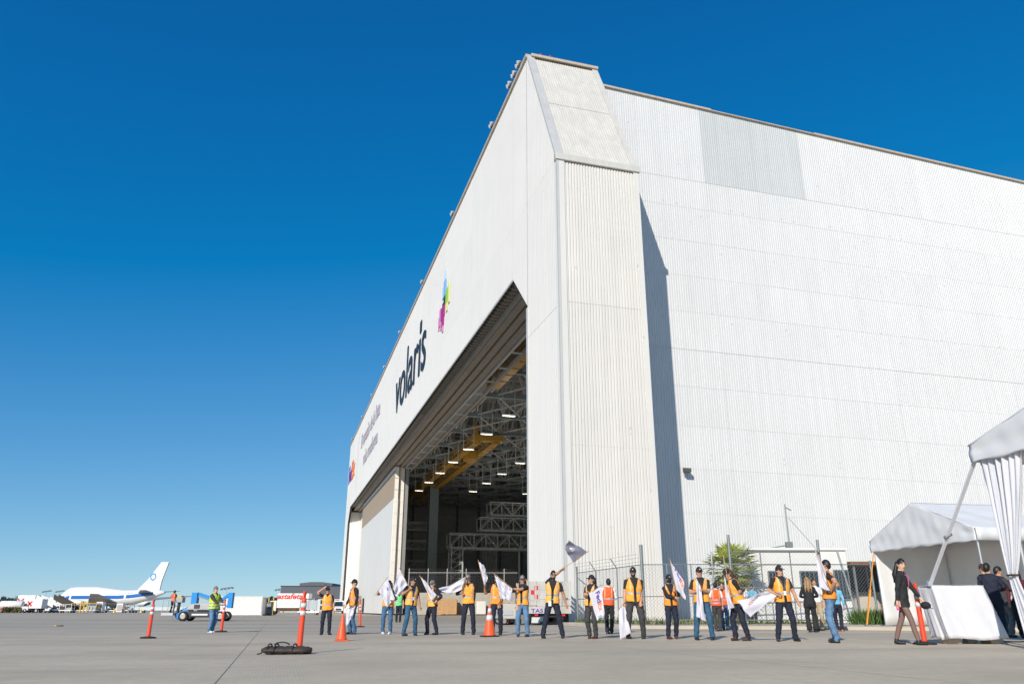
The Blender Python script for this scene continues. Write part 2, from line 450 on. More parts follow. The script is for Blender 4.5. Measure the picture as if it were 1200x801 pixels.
urows = [(0, 18.75), (18.77, 29.38), (29.388, 36.0), (36.004, TOPZ)]
for a, b in zip(ucols[:-1], ucols[1:]):
    if b-a < .1: continue
    for z0, z1 in urows:
        um = np.linspace(a, b, 9)
        if all(max(z0, fbot(u)) >= min(z1, ftop(u))-.02 for u in um): continue
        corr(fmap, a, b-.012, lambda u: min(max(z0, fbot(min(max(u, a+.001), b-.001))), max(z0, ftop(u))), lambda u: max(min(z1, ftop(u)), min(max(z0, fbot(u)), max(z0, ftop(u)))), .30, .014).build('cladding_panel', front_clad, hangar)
MB().box(-.035, .06, .11, .44, 0, 29.1).build('corner_trim', front_clad, hangar)
# solid wall behind the front sheets
mb = MB()
mb.box(.07, .5, .0, 6.60, 0, 29.2); mb.box(.07, .5, 6.3, 158.2, HDR+.3, TOPZ-.1); mb.box(.07, .5, 158.2, ULEN, 0, TOPZ-.1)
mb.hexa([(.07,0,29.2),(.5,0,29.2),(.5,6.6,29.2),(.07,6.6,29.2),(.07,6.2,TOPZ-.1),(.5,6.2,TOPZ-.1),(.5,6.6,TOPZ-.1),(.07,6.6,TOPZ-.1)])
mb.prism([(6.6, 29.2), (6.6, 21.2), (10.4, HDR+.05), (10.4, 29.2)], .07, .5, 'x')
mb.prism([(158.2, 29.2), (158.2, 21.3), (154, HDR+.05), (154, 29.2)], .07, .5, 'x')
mb.build('front_wall', dark_steel, hangar)
# corner pillar: camera-side face, leaning upper face, return, trims
smap = lambda t, z, o: (t, -o, z)
for z0, z1 in ((0, 9.9), (9.904, 18.98), (18.993, 29.1)):
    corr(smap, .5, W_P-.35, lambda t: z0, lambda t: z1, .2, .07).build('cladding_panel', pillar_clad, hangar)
MB().box(.46, W_P-.1, .08, .4, 0, 29.2).build('pillar_wall', dark_steel, hangar)
L_ = math.hypot(6.28, 13.25); sd = V(0, 6.28, 13.25)/L_; sn = V(0, -13.25, 6.28)/L_
def lmap(t, z, o): return tuple(V(t, 0, 29.4)+sd*z+sn*o)
for z0, z1 in ((.35, 7.4), (7.44, L_-.25)):
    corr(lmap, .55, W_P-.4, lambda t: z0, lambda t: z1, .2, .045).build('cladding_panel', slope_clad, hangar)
q = MB(); q.hexa([(.4, .1, 29.3), (W_P-.05, .1, 29.3), (W_P-.05, .5, 29.3), (.4, .5, 29.3), (.4, 6.38, TOPZ-.1), (W_P-.05, 6.38, TOPZ-.1), (W_P-.05, 6.7, TOPZ-.1), (.4, 6.7, TOPZ-.1)])
q.build('pillar_slope_wall', dark_steel, hangar)
def lbox(t0, t1, z0, z1, o0, o1):
    c = [lmap(t, z, o) for o in (o0, o1) for t, z in ((t0, z0), (t1, z0), (t1, z1), (t0, z1))]
    return MB().hexa(c)
lbox(-.06, .55, 0, L_, -.1, .06).build('edge_flashing', trim_grey, hangar)
lbox(W_P-.42, W_P+.05, 0, L_, -.1, .07).build('edge_flashing', slope_clad, hangar)
MB().box(-.10, W_P+.12, -.16, .12, 29.15, 29.62).build('ledge_coping', slope_clad, hangar, bevel=.03)
MB().box(-.05, .10, -.07, .10, 0, 29.15).build('corner_flashing', trim_grey, hangar)
MB().box(.10, .50, -.055, .08, 0, 29.15).build('corner_trim', pillar_clad, hangar)
MB().box(W_P-.36, W_P, -.05, .1, 0, 29.15).build('corner_trim', pillar_clad, hangar)
MB().prism([(.1, 0), (DP+.3, 0), (DP+.3, 42.4), (6.2, 42.4), (.1, 29.4)], W_P-.12, W_P-.02, 'x').build('pillar_return', pillar_clad, hangar)
# portal roof over the door track, with its copings
MB().box(0.1, W_P, 6.4, ULEN, TOPZ-.35, TOPZ-.05).build('portal_roof', slope_clad, hangar)
MB().box(W_P-.3, W_P-.05, DP+.3, ULEN, 34, TOPZ-.36).build('portal_back_wall', slope_clad, hangar)
for k in range(16):
    a, b = 6.28+k*10.05, 6.28+(k+1)*10.05-.02
    MB().box(-.16, .25, a, min(b, ULEN+.1), TOPZ-.05, TOPZ+.22).build('roof_coping', coping_tan, hangar)
for k in range(3): MB().box(.27+k*1.92, .27+(k+1)*1.92-.02, 6.05, 6.42, TOPZ-.04, TOPZ+.2).build('roof_coping', coping_tan, hangar)
# long side wall: rows of sheets
zr = [0, 3.9, 7.03, 10.1, 13.15, 16.1, 18.95, 22.0, 25.0, 28.0, 31.0, 33.55, 99]
sc_ = [W_P, 9.1, 15.1, 19.9, 24.65] + [24.65+6.1*k for k in range(1, 9)]
SEND = sc_[-1]
def wtop(s): return 41.05-.036*(s-6)
wmap = lambda t, z, o: (t, DP-o, z)
share = {}
for r in range(12):
    gap = .018 if zr[r] in (33.55, 18.95) else .005
    for k in range(len(sc_)-1):
        a, b = sc_[k], sc_[k+1]; w = b-a
        m_ = grey_clad if (r == 11 and k in (2, 3)) else white_clad
        if r == 11:
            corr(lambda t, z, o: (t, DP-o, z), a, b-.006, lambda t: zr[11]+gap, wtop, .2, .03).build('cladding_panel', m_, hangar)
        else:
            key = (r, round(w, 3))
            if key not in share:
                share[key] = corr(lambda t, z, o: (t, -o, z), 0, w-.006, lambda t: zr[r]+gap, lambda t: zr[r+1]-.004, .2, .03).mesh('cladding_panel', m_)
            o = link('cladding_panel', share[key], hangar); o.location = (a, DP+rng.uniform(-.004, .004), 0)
MB().hexa([(W_P, DP+.08, 0), (SEND, DP+.08, 0), (SEND, DP+.5, 0), (W_P, DP+.5, 0), (W_P, DP+.08, wtop(W_P)-.1), (SEND, DP+.08, wtop(SEND)-.1), (SEND, DP+.5, wtop(SEND)-.1), (W_P, DP+.5, wtop(W_P)-.1)]).build('side_wall', inner_wall, hangar)
for k in range(13):
    a, b = W_P+.1+k*5.1, W_P+.1+(k+1)*5.1-.02
    th = (.17 if k in (0, 1) or k > 3 else .08)
    MB().hexa([(a, DP-.18, wtop(a)+.0), (b, DP-.18, wtop(b)+.0), (b, DP+.3, wtop(b)), (a, DP+.3, wtop(a)), (a, DP-.18, wtop(a)+th), (b, DP-.18, wtop(b)+th), (b, DP+.3, wtop(b)+th), (a, DP+.3, wtop(a)+th)]).build('roof_coping', coping_tan, hangar)
# enclosing roof, far and back walls
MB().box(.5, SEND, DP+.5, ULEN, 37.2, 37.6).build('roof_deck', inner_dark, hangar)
MB().box(0.5, SEND, 163.5, 164, 0, 37.2).build('end_wall', inner_wall, hangar)
MB().box(SEND-.5, SEND, DP+.5, ULEN, 0, 38).build('back_wall', inner_wall, hangar)
for k in range(9): MB().box(5+k*6, 5.5+k*6, 162.9, 163.49, 0, 37.1).build('wall_column', truss_teal, hangar)
for k in range(6): MB().box(4, 60, 163.2, 163.49, 4+k*5.2, 4.35+k*5.2).build('wall_girt', truss_paint, hangar)
# door header: louvred soffit and hanging door tracks
nl = 46
MB().box(.5, 1.2, 10.2, 154, HDR+.02, HDR+.3).build('soffit', soffit_dark, hangar)
for k in range(60):
    u = 10.5+k*.75 if k < 60 else 0
    MB().box(.06, 1.15, u, u+.10, HDR-.05, HDR+.02).build('soffit_slat', soffit_dark, hangar)
MB().box(.02, .07, 10.3, 154, HDR-.12, HDR+.05).build('header_lip', trim_grey, hangar)
for (a, b, z0, z1, m_) in ((1.18, 1.30, 24.25, 25.2, rail_brown), (1.42, 2.12, 24.35, 25.1, rail_brown), (2.30, 2.95, 24.2, 25.1, rail_brown), (3.12, 3.78, 24.05, 25.1, rail_brown), (3.92, 4.05, 23.8, 25.1, trim_grey), (4.9, 5.2, 23.5, 23.95, rail_brown)):
    for k in range(6):
        u0, u1 = 6.4+k*26.2, 6.4+(k+1)*26.2-.06
        MB().box(a, b, u0, min(u1, 158), z0, z1).build('door_track', m_, hangar)
for k in range(30): MB().box(4.0, 4.95, 9+k*5, 9.12+k*5, 23.6, 23.75).build('track_bracket', truss_paint, hangar)
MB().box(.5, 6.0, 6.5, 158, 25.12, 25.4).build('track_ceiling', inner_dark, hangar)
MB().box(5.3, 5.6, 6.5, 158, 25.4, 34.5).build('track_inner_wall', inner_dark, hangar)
# right jamb
MB().box(-.04, .35, 6.55, 6.9, 0, 21.05).build('door_jamb', trim_grey, hangar)
MB().box(.5, 1.4, 6.3, 6.62, 0, 24.5).build('door_jamb', door_white, hangar)
MB().box(1.4, 5.9, 5.6, 6.5, 0, 34).build('jamb_wall', inner_wall, hangar)
MB().box(.51, 3.1, 158.0, 158.5, 0, 24.0).build('jamb_wall', door_white, hangar)
# parked sliding door leaves
for i, (a, b, u0, u1) in enumerate(((2.2, 3.0, 90, 104), (2.2, 3.0, 104.04, 117), (2.2, 3.0, 117.04, 130), (2.2, 3.0, 130.04, 143.2))):
    lf = MB().box(a, b, u0, u1, .1, 18.6).build('door_leaf', door_white, hangar)
    MB().box(a-.02, b+.01, u0+.05, u1-.02, 18.6, 23.4).build('leaf_top_band', tan_band, lf)
    MB().box(a-.05, a+.3, u0, u1, 23.4, 24.0).build('leaf_top_rail', door_white, lf)
    if i == 0:
        for z in range(0, 24, 2): MB().box(a+.08, b-.08, u0-.06, u0-.001, z+.12, z+2.04).build('end_plate', door_white, lf)
for (a, b, u0, u1, m_) in ((3.12, 4.0, 90.6, 116, door_white), (4.15, 4.65, 90.2, 116, steel_grey), (3.12, 4.0, 143.9, 158, door_white)):
    lf = MB().box(a, b, u0, u1, .1, 24.0).build('door_leaf', m_, hangar)
    if m_ is door_white and u0 < 100:
        for z in range(0, 24, 2): MB().box(a+.06, b-.06, u0-.06, u0-.001, z+.12, z+2.04).build('end_plate', door_white, lf)
MB().box(2.05, 2.19, 133, 138.5, .2, 3.6).build('wicket_door', tan_band, hangar)
MB().box(2.03, 2.05, 127.6, 130, .2, 3.0).build('wicket_door', dark_steel, hangar)
# roof structure inside
for k in range(14):
    u = 15.5+k*10.3; mb = MB(); mb.bar((5.7, u, 25.7), (SEND-1, u, 25.7), .45, .55); 
    mb.build('truss_bottom_chord', truss_teal, hangar)
    mb = MB(); mb.bar((5.7, u, 36.3), (SEND-1, u, 36.3), .4, .5)
    mb.build('truss_top_chord', truss_paint, hangar)
    mb = MB()
    for j in range(11):
        s0 = 6+j*6.2
        mb.bar((s0, u, 26), (s0+3.1, u, 36), .26); mb.bar((s0+3.1, u, 36), (s0+6.2, u, 26), .26); mb.bar((s0+3.1, u, 26), (s0+3.1, u, 36), .16)
        mb.bar((s0, u, 31), (s0+6.2, u, 31), .2)
    mb.build('truss_web', truss_paint, hangar)
for k in range(9):
    s0 = 8.5+k*6.2
    mb = MB(); mb.bar((s0, 8, 27.0), (s0, 160, 27.0), .22, .3)
    for j in range(14):
        u = 15.5+j*10.3
        mb.bar((s0, u, 25.8), (s0+6.2, u+10.3, 25.8), .16); mb.bar((s0+6.2, u, 25.8), (s0, u+10.3, 25.8), .16)
        mb.bar((s0, u, 26), (s0, u+5.1, 36), .16); mb.bar((s0, u+5.1, 36), (s0, u+10.3, 26), .16)
    mb.build('roof_bracing', truss_paint, hangar)
mb = MB().box(12.4, 14.2, 112, 114, 0, 25.3); mb.build('inner_column', truss_teal, hangar)

# ---- text helper: outline letters as a thin mesh mapped by a function
def text_geo(body, bold=0.0, shear=0.0, spacing=1.0):
    cu = bpy.data.curves.new('lettering', 'FONT'); cu.body = body; cu.offset = bold; cu.shear = shear; cu.space_character = spacing
    cu.resolution_u = 4
    o = bpy.data.objects.new('lettering', cu); COL.objects.link(o)
    dg = bpy.context.evaluated_depsgraph_get(); me = bpy.data.meshes.new_from_object(o.evaluated_get(dg))
    vs = np.array([v.co[:] for v in me.vertices]); fs = [tuple(p.vertices) for p in me.polygons]
    bpy.data.objects.remove(o); bpy.data.curves.remove(cu); bpy.data.meshes.remove(me)
    return vs, fs
def facade_text(body, u_l, u_r, z0, z1, m, bold=.012, parent=hangar, ref=None, s=-.12, name='lettering'):
    vs, fs = text_geo(body, bold)
    x0, x1 = vs[:, 0].min(), vs[:, 0].max(); y0, y1 = (vs[:, 1].min(), vs[:, 1].max()) if ref is None else ref
    P = [(s, u_l+(u_r-u_l)*(x-x0)/(x1-x0), z0+(z1-z0)*(y-y0)/(y1-y0)) for x, y, _ in vs]
    n = len(P); B = [(p[0]+.07, p[1], p[2]) for p in P]
    q = MB().add(P, fs)
    # side walls so that letters are raised plates
    cnt = {}
    for f in fs:
        for i in range(len(f)):
            e = (f[i], f[(i+1) % len(f)]); cnt[tuple(sorted(e))] = cnt.get(tuple(sorted(e)), 0)+1
    ed = [e for e, c in cnt.items() if c == 1]
    q.add(P+B, [(a, b, b+n, a+n) for a, b in ed])
    return q.build(name, m, parent)
slogan_m = mat('slogan_grey', (.40, .37, .42), .5)
facade_text('volar\u0131s', 77.0, 49.6, 29.7, 37.6, logo_navy, .004, name='logo_lettering')
MB().box(-.12, -.04, 53.6, 54.8, 35.85, 37.5).build('logo_dot', logo_navy, hangar)
facade_text('El coraz\u00f3n de la flota', 133.5, 99, 35.4, 38.6, slogan_m, .0, name='slogan_lettering')
facade_text('m\u00e1s moderna', 126, 100.3, 30.3, 33.2, slogan_m, .0, name='slogan_lettering')
facade_text('Fed', 164.3, 155.6, 31.6, 36.3, ink_purple, .03, name='partner_lettering')
facade_text('Ex', 155.4, 147.5, 31.6, 36.3, ink_orange, .03, name='partner_lettering')
MB().box(-.05, -.03, 141.3, 141.5, 27, 40).build('facade_seam', trim_grey, hangar)
lb, lg, lm, lp, ln, ly = [mat('logo_'+n, c, .5) for n, c in (('blue', (.22, .48, .85)), ('lime', (.35, .62, .02)), ('magenta', (.42, .02, .22)), ('pink', (.70, .25, .48)), ('black', (.012, .014, .02)), ('pale_yellow', (.75, .78, .30)))]
lpb = mat('logo_pale_blue', (.50, .66, .85), .5)
for (u0, u1, z0, z1, m_) in ((38.6, 37.3, 34.6, 36.6, lb), (38.1, 37.6, 36.6, 37.9, lpb), (39.3, 38.6, 34.6, 36.0, lpb), (37.3, 35.9, 33.2, 35.0, lg), (35.9, 35.1, 32.8, 35.2, ly), (37.0, 36.2, 32.2, 33.2, ly), (39.8, 37.8, 32.2, 33.6, lm), (40.7, 39.8, 31.7, 33.9, lp), (39.2, 38.1, 31.2, 32.2, lm), (41.2, 40.7, 31.4, 33.0, lp), (38.8, 38.3, 30.4, 31.2, lp), (39.9, 39.2, 31.0, 31.8, lp), (38.3, 37.4, 33.6, 34.5, ln), (39.1, 38.4, 33.3, 34.0, ln)):
    MB().box(-.10-rng.uniform(0, .01), -.035, u1, u0, z0, z1).build('logo_tile', m_, hangar)

# ---- things fixed to the hangar
def flood(loc, rz, label, n=2, group='floodlights on the hangar roof edge'):
    t = thing('floodlight', label, 'floodlight', HL(*loc), YAW+rz, group); t.scale = (.72, .72, .72)
    mb = MB(); mb.tube((0, 0, 0), (0, 0, .55), .04, n=6); mb.bar((0, -.35, .55), (0, .35, .55), .06); mb.build('bracket', dark_steel, t)
    for k in range(n):
        y = (k-(n-1)/2)*.65
        h = MB(); h.path([(.18, y, .9), (-.05, y, .8), (-.28, y, .66)], [.12, .22, .27], 10); hh = h.build('lamp_head', p_grey, t, smooth=True)
        MB().path([(-.285, y, .657), (-.30, y, .65)], [.24, .22], 10).build('lens', p_white, hh)
fl = [((-.1, 8.3, 42.87), 0, 'topmost pair of floodlights in the cluster on the hangar peak'), ((-.1, 9.6, 42.87), 0, 'middle pair of floodlights in the cluster on the hangar peak'), ((-.1, 11.0, 42.87), 0, 'lowest pair of floodlights in the cluster on the hangar peak')]
for a in fl: flood(*a)
names = ['first', 'second', 'third', 'fourth', 'fifth', 'sixth', 'seventh', 'eighth']
for k, u in enumerate((17.0, 34.5, 54.5, 75.5, 95, 115.5, 135.5, 161)):
    flood((-.1, u, 42.87), 0, f'{names[k]} single floodlight bracket down the front roof edge below the peak cluster', 2)
for k, (s, m_) in enumerate(((1.1, red_p), (1.9, red_p))):
    t = tag(MB().tube((0, 0, 0), (0, 0, .15), .03).ell((0, 0, .2), .07, .07, .10, 8, 6).build('obstruction_light', m_, None, True), ['left', 'right'][k]+' one of two small red warning lights atop the hangar peak', 'warning light', 'roof warning lights')
    t.location = HL(s, 6.24, TOPZ+.2)
t = thing('wall_lamp', 'small dark floodlight on the white side wall beside the tall shadow', 'lamp', HL(11.2, DP-.03, 9.7), YAW)
MB().box(-.06, .06, -.35, .0, .1, .2).build('bracket', dark_steel, t)
MB().hexa([(-.25, -.62, .04), (.25, -.62, .04), (.25, -.33, .0), (-.25, -.33, .0), (-.25, -.66, .30), (.25, -.66, .30), (.25, -.3, .36), (-.25, -.3, .36)]).build('housing', mat('housing_olive', (.10, .10, .08), .5), t, bevel=.02)

# ---- hanging lamps
lamp0 = None
li = [(8.75, 41.9+10.3*k, 22) for k in range(7)] + [(18.85, 70.6+10.4*k, 22) for k in range(4)] + [(29.6, 101.9, 22)]
ordn = ['nearest', 'second', 'third', 'fourth', 'fifth', 'sixth', 'farthest']
for k, (s, u, z) in enumerate(li):
    if k < 7: lab = f'{ordn[k]} lit pendant lamp in the front row under the hangar roof'
    elif k < 11: lab = f'{["nearest","second","third","farthest"][k-7]} lit pendant lamp in the deeper row under the hangar roof'
    else: lab = 'lit pendant lamp deepest in the hangar, half behind the door jamb'
    t = thing('pendant_lamp', lab, 'lamp', HL(s, u, z), YAW, 'pendant lamps inside the hangar')
    MB().box(-.8, .8, -.16, .16, .12, .3).build('housing', truss_paint, t)
    MB().box(-.75, .75, -.11, .11, .05, .115).build('tube', lamp_white, t)
    for x in (-.75, .75): MB().bar((x, 0, .3), (x, 0, 3.6), .10).build('rod', truss_paint, t)
    ldat = bpy.data.lights.new('pendant_glow', 'POINT'); ldat.energy = 85; ldat.color = (1, .93, .80); ldat.shadow_soft_size = .35
    lo = link('pendant_glow', ldat, t); lo.location = (0, 0, -.5)

# ---- overhead cranes
def crane(s, u0, u1, z, label, w=1.2, two=None):
    t = thing('overhead_crane', label, 'crane', HL(s, u0, z), YAW, 'yellow cranes under the hangar roof')
    L0 = u1-u0
    for off in ([0] if two is None else [0, two]):
        g = MB().box(off-w/2, off+w/2, 0, L0, 0, .18).build('girder', crane_yellow, t)
        for k in range(int(L0/2.4)): MB().box(off-w/2-.03, off+w/2+.03, k*2.4+.7, k*2.4+.85, -.06, -.002).build('girder_rib', crane_yellow, g)
        for sd_ in (-1, 1):
            mb = MB(); x = off+sd_*w/2
            for zz in (.75, 1.4): mb.bar((x, 0, zz), (x, L0, zz), .09)
            for k in range(int(L0/2.2)):
                y = k*2.2; mb.bar((x, y, .18), (x, y, 1.4), .09); mb.bar((x, y, .2), (x, y+2.2, 1.35), .07)
            mb.build('railing', crane_yellow, g)
    MB().box(-w/2-.1, -w/2+.5, -.5, .3, .0, 2.6).build('end_carriage', crane_yellow, t)
    if two is not None:
        MB().box(-.9, two+.9, -.7, .7, .25, 1.1).build('end_carriage', crane_yellow, t)
        MB().box(.8, two-.4, 10, 13, -.5, .9).build('hoist', crane_yellow, t)
        for k in range(2):
            MB().box(-.8, two+.8, 22+k*22, 22.5+k*22, .2, .5).build('cross_tie', crane_yellow, t)
        for k in range(4): MB().bar((two*(k % 2), 4+k*18, .2), (two*(k % 2), 4+k*18, 3.5), .12).build('hanger', crane_yellow, t)
    return t
t = crane(5.35, 37.3, 37.3-29, 24.0, 'yellow crane walkway with railing close under the door header') if False else crane(5.75, 12, 37.5, 23.9, 'yellow crane walkway with railing close under the door header')
MB().box(-.75, -.35, 25.0, 25.9, -.02, 2.7).build('end_carriage', crane_yellow, t)
crane(10.9, 66, 136, 23.9, 'long yellow double girder crane deeper inside the hangar', 1.0, 2.85)

# ---- maintenance docks standing in the hangar
dock_p = mat('dock_paint', (.42, .44, .44), .5, var=.1, scale=1)
def lattice(mb, a, b, h, n, w=.16, up=V(0, 0, 1)):
    a, b = V(*a), V(*b)
    mb.bar(a, b, w*1.4); mb.bar(a+up*h, b+up*h, w*1.4)
    for k in range(n):
        p, q = a+(b-a)*k/n, a+(b-a)*(k+1)/n
        mb.bar(p, p+up*h, w)
        if k % 2: mb.bar(p+up*h, q, w)
        else: mb.bar(p, q+up*h, w)
    mb.bar(b, b+up*h, w)
def dock(s, u, tiers, label, L0=20, wd=3.0):
    t = thing('maintenance_dock', label, 'dock', HL(s, u, 0), YAW, 'aircraft maintenance docks in the hangar')
    for k, (x0, x1, z, h) in enumerate(tiers):
        d = MB().box(x0, x1, 0, wd, z-.25, z).build('deck', dock_p, t)
        for y in (0, wd):
            mb = MB(); lattice(mb, (x0, y, z), (x1, y, z), h, max(3, int((x1-x0)/2.2))); mb.build('lattice_rail', dock_p, d)
        mb = MB(); 
        for x in (x0, x1):
            mb.bar((x, 0, z+h), (x, wd, z+h), .2)
        mb.build('cross_bar', dock_p, d)
    for x in (0.4, 2.6):
        for y in (.2, wd-.2): MB().box(x-.12, x+.12, y-.12, y+.12, 0.02, tiers[0][2]-.25).build('tower_leg', dock_p, t)
    for k in range(int(tiers[0][2]/1.5)):
        for y in (.2, wd-.2):
            MB().bar((.4, y, .3+k*1.5), (2.6, y, 1.8+k*1.5), .12).build('tower_brace', dock_p, t)
            MB().bar((.5, y, .35+k*1.5), (2.5, y, .35+k*1.5), .10).build('tower_brace', dock_p, t)
    for x in (L0*.55, L0*.95): MB().box(x-.15, x+.15, wd/2-.15, wd/2+.15, .02, tiers[0][2]-.25).build('tower_leg', dock_p, t)
dock(15.5, 106, [(0, 26, 12.0, 2.6), (6, 26, 15.4, 2.4), (8, 26, 18.4, 2.4)], 'grey lattice dock tower with three stepped platforms at the centre of the hangar', 26)
dock(4.8, 118, [(0, 9, 8.5, 1.6), (0, 9, 12.5, 1.6), (1, 9, 16.3, 1.4)], 'dark lattice dock beside the parked door leaves', 9)
dock(27, 124, [(0, 30, 14.5, 3), (4, 30, 19.5, 2.6)], 'high lattice dock deepest in the hangar behind the stepped dock', 30)
t = thing('brace_strut', 'long diagonal steel strut leaning against the hangar end wall', 'strut', HL(6, 162.5, 6), YAW)
MB().bar((0, 0, 0), (12, 0, 14), .8, .5).build('strut', truss_paint, t)

# ---- low wall and rail fence just inside the door
t = thing('block_wall', 'low beige concrete wall topped by a dark rail fence inside the hangar door', 'wall', HL(4.5, 85.5, 0), YAW-.28)
MB().box(0, 17.6, 0, .35, 0, 3.3).build('wall', conc_wall, t)
for k in range(6):
    x = .2+k*3.05; MB().box(x-.055, x+.055, .1, .22, 3.3, 7.0).build('post', p_grey, t)
MB().box(0, 17.6, .14, .2, 6.32, 6.40).build('rail', p_grey, t)
mb = MB()
for k in range(70): mb.box(.1+k*.25, .13+k*.25, .16, .19, 3.3, 6.95)
for k in range(10): mb.box(0, 17.6, .165, .185, 3.4+k*.3, 3.43+k*.3)
tag(mb.build('mesh_infill', dark_steel, t), kind='stuff')
def crate(p, w, h, d, rz, label, m_=ply):
    t = thing('crate', label, 'crate', p, rz)
    n = 5
    MB().box(-w/2+.03, w/2-.03, -d/2+.03, d/2-.03, .12, h-.02).build('core', m_, t)
    for k in range(n):
        x0 = -w/2+k*w/n; MB().box(x0, x0+w/n-.02, -d/2-.02, -d/2+.02, .1, h).build('plank', m_, t)
    for x in (-w/2+.06, w/2-.06): MB().box(x-.06, x+.06, -d/2-.05, -d/2-.021, .1, h).build('batten', m_, t)
    for x in (-w*.3, 0, w*.3): MB().box(x-.06, x+.06, -d/2, d/2, 0, .1).build('skid', m_, t)
crate(HL(10.4, 82, 0), 3.0, 2.3, 2.0, 0, 'large brown plywood crate on the floor before the low hangar wall')
t = thing('white_cabinet', 'plain white cabinet standing right of the brown plywood crate', 'cabinet', HL(15.4, 80.6, 0), YAW)
MB().box(-.7, .7, -.5, .5, .1, 2.0).build('body', p_white, t, bevel=.03); MB().box(-.6, -.02, -.53, -.505, .3, 1.9).build('door', p_white, t); MB().box(.02, .6, -.53, -.505, .3, 1.9).build('door', p_white, t); MB().box(-.65, .65, -.45, .45, 0, .1).build('plinth', dark_steel, t)
# ------------------------------------------------------------------ background across the apron
def wheel(t, c, r, w, m_=rim_m, name='wheel', ax='y'):
    c = V(*c); d = V(0, w/2, 0) if ax == 'y' else V(w/2, 0, 0)
    o = MB().path([c-d, c-d*.8, c+d*.8, c+d], [r*.9, r, r, r*.9], 18).build(name, tyre, t, True)
    MB().path([c-d*1.06, c-d*1.0, c+d*1.0, c+d*1.06], [r*.5, r*.58, r*.58, r*.5], 14).build('rim', m_, o)
    return o
Yd = V(0, 1, 0)
def base_at(px_, Y, lift=0.0):
    p = AT(px_, 715, Y); p[2] = gz(p[0])+lift; return p

# --- the big airliner
pc = base_at(128, 345)
t = thing('airliner', 'parked white jumbo jet with blue stripe and round tail emblem', 'airplane', pc, math.radians(-15))
sec = [(-27.6, 4.6, .15), (-27.2, 4.7, .9), (-26, 4.95, 1.75), (-24, 5.2, 2.55), (-21.5, 5.35, 3.05), (-18, 5.4, 3.25), (-8, 5.4, 3.25), (6, 5.4, 3.25), (12, 5.75, 3.0), (18, 6.5, 2.3), (23, 7.2, 1.35), (26.5, 7.6, .55)]
mb = MB(); n = 24
def ring(x, z, r):
    hump = 0
    if x < 2: hump = max(0, min(1, (x+26.5)/4))*max(0, min(1, (2-x)/8))*1.5
    return [(x, r*math.cos(a), z+r*math.sin(a)+(hump*max(0, math.sin(a))**2)) for a in [2*math.pi*i/n for i in range(n)]]
mb.rings([ring(*q) for q in sec]); fus = mb.build('fuselage', p_white, t, True)
def band(z0, z1, m_, name, x0=-24, x1=22, off=.03):
    mb = MB()
    xs_ = np.linspace(x0, x1, 24); X = [q[0] for q in sec]
    for sgn in (-1,):
        r0 = []
        for x in xs_:
            z = np.interp(x, X, [q[1] for q in sec]); r = np.interp(x, X, [q[2] for q in sec])
            row = []
            for k in range(5):
                zz = z0+(z1-z0)*k/4+(z-5.4)*.9; h = max(-.98, min(.98, (zz-z)/r)); row.append((x, -(r+off)*math.sqrt(1-h*h), z+(r+off)*h))
            r0.append(row)
        mb.rings(r0, cap=False, close=False)
    return mb.build(name, m_, fus, True)
band(5.0, 6.35, pl_blue, 'blue_stripe')
ptx = mat('aircraft_lettering_grey', (.48, .50, .51), .5)
for k, (x0, x1) in enumerate([(-20.5+i*1.15, -19.75+i*1.15) for i in range(15) if i not in (5, 9)]): band(7.15, 7.95, ptx, 'lettering_block', x0, x1, .05)
for k in range(3): band(4.4, 6.3, p_white, 'cabin_door', -19+k*14, -18+k*14, .05)
for k in range(26): band(6.75, 7.0, glass, 'cabin_window', -21+k*1.5, -20.65+k*1.5, .045)
band(7.1, 7.6, glass, 'cockpit_window', -25.2, -24.0, .04)
mb = MB(); prof = [(12.8, 8.6), (17.5, 13.0), (22.9, 19.9), (26.6, 19.9), (24.4, 12.5), (23.9, 8.4)]
mb.prism(prof, -.3, .3, 'y'); fin = mb.build('tail_fin', p_white, t)
def disc(c, r, m_, nm, par, off):
    return MB().rings([[(c[0]+r*math.cos(a), -.3-off, c[1]+r*math.sin(a)) for a in [2*math.pi*i/20 for i in range(20)]], [(c[0]+r*math.cos(a), -.32-off, c[1]+r*math.sin(a)) for a in [2*math.pi*i/20 for i in range(20)]]]).build(nm, m_, par)
disc((19.9, 13.9), 1.5, pl_blue, 'emblem_ring', fin, .0); disc((19.9, 13.9), 1.15, mat('emblem_sky', (.32, .60, .82), .4), 'emblem_disc', fin, .03); disc((20.05, 13.95), .75, p_white, 'emblem_bird', fin, .06)
for sg in (-1, 1):
    MB().hexa([(14.5, sg*1.5, 7.2), (21.5, sg*1.3, 7.4), (25.8, sg*11, 8.3), (23.2, sg*11, 8.2), (14.5, sg*1.5, 7.6), (21.5, sg*1.3, 7.7), (25.8, sg*11, 8.4), (23.2, sg*11, 8.35)]).build('stabiliser', p_grey, t)
    wing = MB().hexa([(-9, sg*3, 3.2), (5, sg*3, 3.4), (19, sg*29, 6.4), (15.5, sg*29, 6.5), (-9, sg*3, 4.4), (5, sg*3, 4.0), (19, sg*29, 6.6), (15.5, sg*29, 6.7)]).build('wing', p_grey, t)
    for (x, y, z) in ((-6.5, 11, 2.6), (1, 19.5, 3.3)):
        MB().path([(x-3, sg*y, z), (x-2.6, sg*y, z), (x, sg*y, z), (x+3, sg*y, z+.1)], [1.05, 1.3, 1.25, .6], 14).build('engine', p_white, wing, True)
    for x in (-1, 2): wheel(t, (x, sg*2.6, .65), .65, .9, rim_m, 'main_wheel')
    MB().bar((.5, sg*2.4, .7), (.5, sg*2.2, 3), .4).build('gear_leg', p_grey, t)
